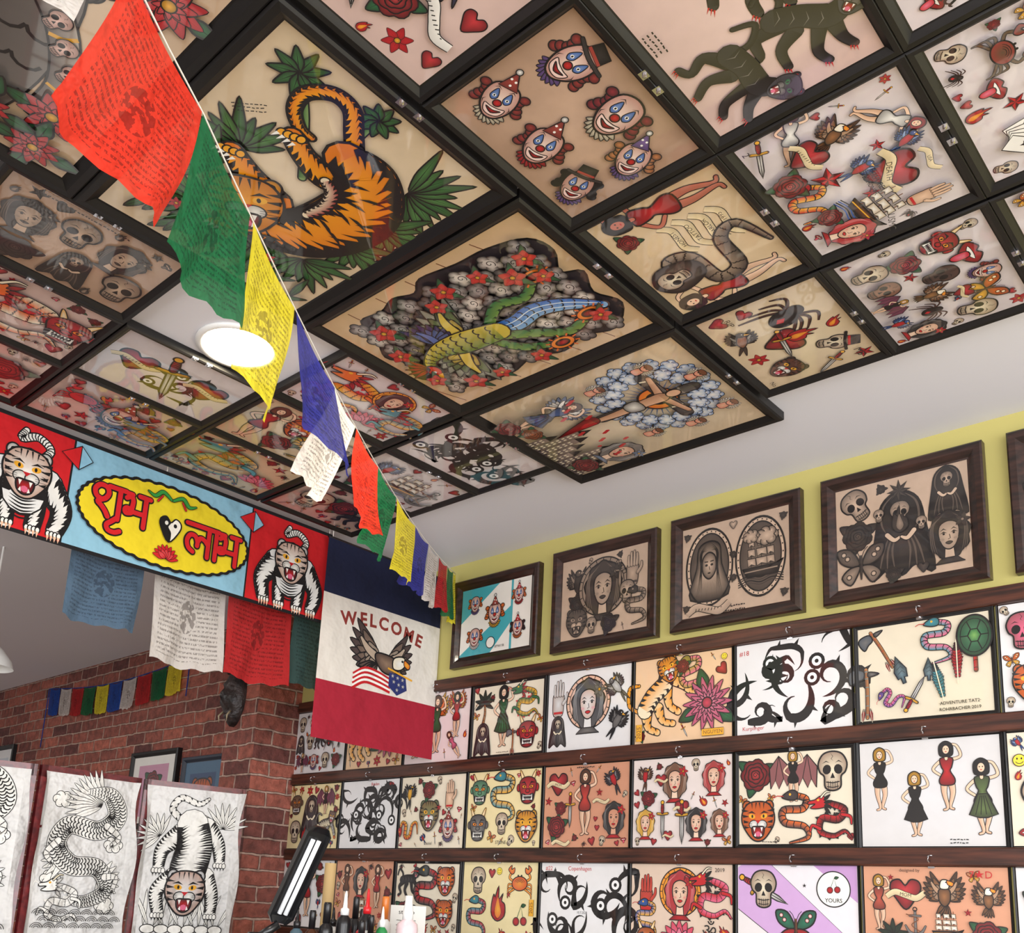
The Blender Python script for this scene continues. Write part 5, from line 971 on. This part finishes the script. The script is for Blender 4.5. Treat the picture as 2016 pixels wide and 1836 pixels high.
for i in range(3):
    a=Vector((PT[2*i][0],PT[2*i][1],0));b=Vector((PT[2*i+1][0],PT[2*i+1][1],0));d=(b-a);w=d.length;d.normalize();n=Vector((d.y,-d.x,0))
    if n.x<0:n=-n
    mw=EI@basis(tuple(d),(0,0,1),tuple(n),((a.x+b.x)/2,(a.y+b.y)/2,-ZC))
    parts=[box(-w/2,-w/2+.022,-.01,.01,0,HT),box(w/2-.022,w/2,-.01,.01,0,HT),box(-w/2,w/2,-.01,.01,HT-.04,HT),box(-w/2,w/2,-.01,.01,.12,.17),box(-w/2,w/2,-.009,.009,.55,.58)]
    mk('panel_frame',*yz(join(parts)),M_REDW,e).matrix_local=mw
    mk('paper_panel',*yz(box(-w/2+.02,w/2-.02,-.003,0,.16,HT-.03)),M_SHOJI,e).matrix_local=mw
    mk('lattice',*yz(join([box(x-.004,x+.004,0,.006,.17,HT-.04) for x in(-w/6,w/6)]+[box(-w/2+.02,w/2-.02,0,.005,z_-.004,z_+.004) for z_ in[.58+.2*k for k in range(1,7)]])),M_REDW,e).matrix_local=mw
    pw,ph=w*.84,.54;c=Cv(pw,ph,None,hh=pw/2);hy=ph/pw
    c.rect(-1,-hy,1,hy,(224,223,221),(230,229,227))
    col=lin((224,223,220))
    def strip(rows):
        n0=len(c.v)
        for r_ in rows: c.v+=[(x*pw/2,y*pw/2,z) for x,y,z in r_];c.c+=[col]*len(r_)
        m_=len(rows[0])
        for r_ in range(len(rows)-1):
            for k in range(m_-1): c.f.append((n0+r_*m_+k,n0+r_*m_+k+1,n0+(r_+1)*m_+k+1,n0+(r_+1)*m_+k))
    for sx in(-1,1): strip([[(sx*(1+.12*(1-cos(t*1.2))/.64+.03*t*sin(y_*5+i)),y_*hy,.022*t*t*(1+.8*sin(y_*4+i+sx))) for t in(0,.33,.66,1)] for y_ in[-1+k/8 for k in range(17)]])
    strip([[(x_,-hy-.13*t+.04*t*sin(x_*5+i),.03*t*t*(1+.7*sin(x_*4+i))) for t in(0,.33,.66,1)] for x_ in[-1+k/8 for k in range(17)]])
    c.push(0,0,.90);arts[i](c);c.pop()
    mw2=basis(tuple(d),(0,0,1),tuple(n),((a.x+b.x)/2+n.x*.014,(a.y+b.y)/2+n.y*.014,.385-.02-ph/2))@Matrix.Rotation(-.012,4,'X')
    o=mk('line_drawing',c.v,c.f,M_PAPER,cols=c.c,mw=mw2);tag(o,('paper with inked tiger line drawing' if i==2 else 'paper with inked dragon line drawing')+' pinned on the folding screen','drawing','line drawings on the screen')
# ================================================================== WORKSTATION CABINET, BOTTLES, LAMP
CT=-.235
e=empty('storage_cabinet',Matrix.Translation((-2.3,1.95,0)),'tall black storage cabinet holding bottles against the print wall','cabinet')
mk('body',*box(-.55,.5,-.38,.42,.08,ZC+CT-.03),M_BLKP,e);bev(mk('worktop',*box(-.58,.53,-.41,.44,ZC+CT-.03,ZC+CT),mat('grey_laminate',(90,90,92),.4),e),.004)
mk('plinth',*box(-.5,.45,-.33,.4,0,.08),M_BLKP,e)
for s,x0,x1 in((0,-.54,-.03),(1,-.02,.49)):
    d=bev(mk('door',*box(x0,x1,-.4,-.38,.1,ZC+CT-.05),M_BLKP,e),.003);hx=x1-.04 if s==0 else x0+.04
    mk('handle',*tube([(hx,-.4,.7),(hx,-.425,.7),(hx,-.425,.9),(hx,-.4,.9)],.006,8),M_METAL,d,True)
GBt='ink and soap bottles on the cabinet'
M_LETW=mat('lettering_white',W,.5);M_LETK=mat('lettering_black',K,.5)
def bottle(x,y,h,r,body,cap,label,kind,lab=None,txt=None,lm=None):
    e=empty('ink_bottle' if kind!='jug' else 'spray_bottle',T(x,y,CT),label,'bottle',GBt);hb=h*.72
    v,f=lathe([(r*.9,0),(r,.004),(r,hb*.85),(r*.92,hb*.93),(r*.45,hb),(r*.45,hb+.006)],24);mk('bottle_body',v,f,body,e,True)
    if kind=='nozzle': pr=[(r*.55,hb),(r*.55,hb+.018),(r*.3,hb+.022),(r*.18,h-.01),(r*.08,h)]
    elif kind=='jug': pr=[(r*.5,hb),(r*.5,hb+.02),(r*.35,h-.02),(r*.35,h)]
    else: pr=[(r*.55,hb),(r*.55,h-.006),(r*.45,h)]
    v,f=lathe(pr,20);mk('cap',v,f,cap,e,True)
    if lab:
        v,f=lathe([(r*1.01,hb*.2),(r*1.02,hb*.21),(r*1.02,hb*.74),(r*1.01,hb*.75)],24);f=f[:-2];mk('paper_label',v,f,lab,e,True)
    if txt:
        vv,ff=textmesh(txt,.01);k=r*.85;pts=[];a0=atan2(-y,-x)
        for px,py in vv:
            an=a0+px*k/r;pts.append((r*1.05*cos(an),r*1.05*sin(an),hb*.5+py*k))
        mk('lettering',pts,ff,lm or M_LETW,e)
mb=mat('black_bottle',(24,22,24),.3);mr=mat('red_plastic',(196,30,36),.3);mg=mat('green_plastic',(40,130,70),.3);mo=mat('orange_plastic',(214,120,50),.3);mcl=mat('clear_pink_plastic',(226,200,204),.2);mbl=mat('blue_grey_glass',(70,90,100),.2);ml=mat('label_paper',(214,212,206),.6);mrl=mat('red_label',(200,40,44),.6);mwn=mat('brown_glass',(70,40,26),.15)
bottle(-2.425,1.765,.19,.019,mbl,mb,'small grey dropper bottle with black cap','nozzle',ml)
bottle(-2.40,1.80,.19,.018,mwn,mb,'small brown glass dropper bottle','cap',ml)
bottle(-2.365,1.825,.215,.021,mb,mb,'black ink bottle with red lettered label','cap',mrl,'XX')
bottle(-2.34,1.87,.25,.023,mb,M_WHTP,'black ink bottle with white nozzle','nozzle',None,'ink')
bottle(-2.315,1.92,.20,.019,mr,mb,'small red ink bottle with black cap','cap',ml)
bottle(-2.28,1.905,.26,.022,mb,mr,'tall black squeeze bottle with red cap','nozzle',ml,'ink',M_LETK)
bottle(-2.22,1.84,.17,.018,mo,mb,'small orange ink bottle','cap',ml)
bottle(-2.255,1.945,.21,.018,mg,M_WHTP,'green ink bottle with white nozzle','nozzle')
bottle(-2.31,2.0,.24,.021,M_WHTP,mo,'white bottle with orange cap','cap',ml)
bottle(-2.195,1.99,.245,.032,mcl,M_WHTP,'clear plastic bottle with a red band','jug',mr)
bottle(-2.43,1.90,.20,.02,M_WHTP,mb,'white plastic bottle with black cap','nozzle')
bottle(-2.40,1.96,.235,.018,mb,mb,'slim black ink bottle','cap',ml)
bottle(-2.36,1.97,.21,.017,mr,M_WHTP,'slim red ink bottle with white nozzle','nozzle',ml)
bottle(-2.24,1.89,.185,.016,mb,mb,'short black ink bottle','cap',mrl)
v,f=lathe([(.008,0),(.019,.0),(.019,.34),(.008,.34),(.008,.33)],28);tag(mk('paper_roll',v,f,mat('cream_paper',(190,160,110),.8),mw=T(-2.66,2.05,CT)),'upright slim cream paper roll standing behind ink bottles','paper roll')
e=empty('supply_box',T(-2.35,2.13,CT)@Matrix.Rotation(.85,4,'Z'),'white cardboard box with printed lettering on its face','box');mk('box_body',*box(-.055,.055,-.04,.04,0,.215),ml,e)
c=Cv(.10,.2,None,hh=.05);c.text('studio',-.1,1.7,.4,K);[scribble(c,-.1,1.2-.3*i,1.2,1,.08) for i in range(4)]
o=c.obj(e,M_PAPER,'printed_lettering');o.matrix_local=Matrix(((1,0,0,0),(0,0,-1,-.0405),(0,1,0,.11),(0,0,0,1)))
e=empty('task_lamp',T(-2.54,1.68,CT),'black articulated task lamp with a white light tube','task lamp')
v,f=lathe([(.07,0),(.07,.012),(.03,.022),(.014,.03),(.014,.06)],28);mk('base',v,f,M_BLKP,e,True)
A=Vector((.0,.0,.05));J=Vector((.02,.01,.10));H=Vector((.06,.06,.145));Tp=Vector((.19,.09,.425))
mk('arm',*join([tube([A,J],.011,10),tube([J,H],.013,10)]),M_BLKP,e,True);mk('hinge',*lathe([(.022,.085),(.026,.09),(.026,.115),(.022,.12)],16,.02,.01),M_BLKP,e,True)
ax=(Tp-H).normalized();vd=Vector((.9,-.1,.0)).normalized();nz=(vd-vd.dot(ax)*ax).normalized();sd=ax.cross(nz);Lh=(Tp-H).length
def hd(u,w,o): return tuple(H+ax*u+sd*w+nz*o)
V=[];F=[];pf=[(-.040,0),(-.040,-.02),(-.022,-.036),(.022,-.036),(.040,-.02),(.040,0),(.034,0),(.030,-.014),(-.030,-.014),(-.034,0)]
for k,(u,s_) in enumerate(((0,.6),(.02,1),(Lh-.02,1),(Lh,.6))): V+=[hd(u,w*s_,o*s_) for w,o in pf]
nn=len(pf)
for k in range(3):
    for i in range(nn): j=(i+1)%nn;F.append((k*nn+i,k*nn+j,(k+1)*nn+j,(k+1)*nn+i))
F.append(tuple(range(nn)));F.append(tuple(3*nn+i for i in range(nn)))
mk('lamp_housing',V,F,M_BLKP,e)
mk('light_tube',*join([tube([hd(.03,w,-.006),hd(Lh-.04,w,-.006)],.007,10) for w in(-.010,.010)]),mat('lamp_tube',(225,228,232),.3,emis=(255,255,255),es=.35),e,True)
e=empty('pendant_lamp',T(-4.1,1.36,.82),'white metal pendant lamp hanging from the ceiling','pendant lamp')
v,f=lathe([(.11,0),(.10,.03),(.06,.08),(.025,.10),(.02,.13)],28);f=f[:-2]+[f[-1]];mk('lamp_shade',v,f,M_WHTP,e,True);mk('cord',*tube([(0,0,.12),(0,0,CE-.82)],.004,8),M_WHTP,e);mk('bulb',*lathe([(.01,.06),(.03,.045),(.034,.02),(.02,0),(.005,-.006)],16),M_WHTP,e,True)
# ================================================================== LIGHT
def area(loc,rot,sx,sy,pw,col):
    l=bpy.data.lights.new('daylight','AREA');l.shape='RECTANGLE';l.size=sx;l.size_y=sy;l.energy=pw;l.color=col
    o=bpy.data.objects.new('window_daylight',l);o.location=loc;o.rotation_euler=rot;COL.objects.link(o);return o
area((2.95,-.2,1.6),(0,pi/2,0),2.4,5.4,235,(.98,.985,1))
area((.9,-2.98,1.6),(pi/2,0,0),4.0,2.2,115,(.99,.98,.99))
w=bpy.data.worlds.new('w');bpy.context.scene.world=w;w.use_nodes=True;w.node_tree.nodes['Background'].inputs[0].default_value=(.92,.95,1,1);w.node_tree.nodes['Background'].inputs[1].default_value=1.8
for (x,y,p) in((-6,1.0,11),(-6.3,-1.0,11),(-4.2,-1.4,11),(-4.6,1.0,8),(LX,LY,5)):
    l=bpy.data.lights.new('down','AREA');l.shape='DISK';l.size=.16;l.energy=p;l.color=(1,.95,.88);o=bpy.data.objects.new('recessed_light',l);o.location=(x,y,ZC+CE-.02);COL.objects.link(o)
# ================================================================== CAMERA
P=(1008,1344);fp=1912.
V1=Vector((-1150-P[0],1675-P[1],fp)).normalized();V2=Vector((2785-P[0],1865-P[1],fp)).normalized()
Xa=-V1;Ya=(V2-V2.dot(Xa)*Xa).normalized();Za=Xa.cross(Ya)
Rr=Vector((Xa.x,Ya.x,Za.x));Dd=Vector((Xa.y,Ya.y,Za.y));Ff=Vector((Xa.z,Ya.z,Za.z))
cam=bpy.data.cameras.new('camera');co=bpy.data.objects.new('camera',cam);COL.objects.link(co)
m=Matrix((Rr,-Dd,-Ff)).transposed().to_4x4();m.translation=(0,0,ZC);co.matrix_world=m
cam.sensor_fit='HORIZONTAL';cam.sensor_width=36;cam.lens=fp/2016*36;cam.shift_x=0;cam.shift_y=(P[1]-918)/2016;cam.clip_start=.02
sc_=bpy.context.scene;sc_.camera=co;sc_.view_settings.view_transform='Standard';sc_.view_settings.exposure=0.12
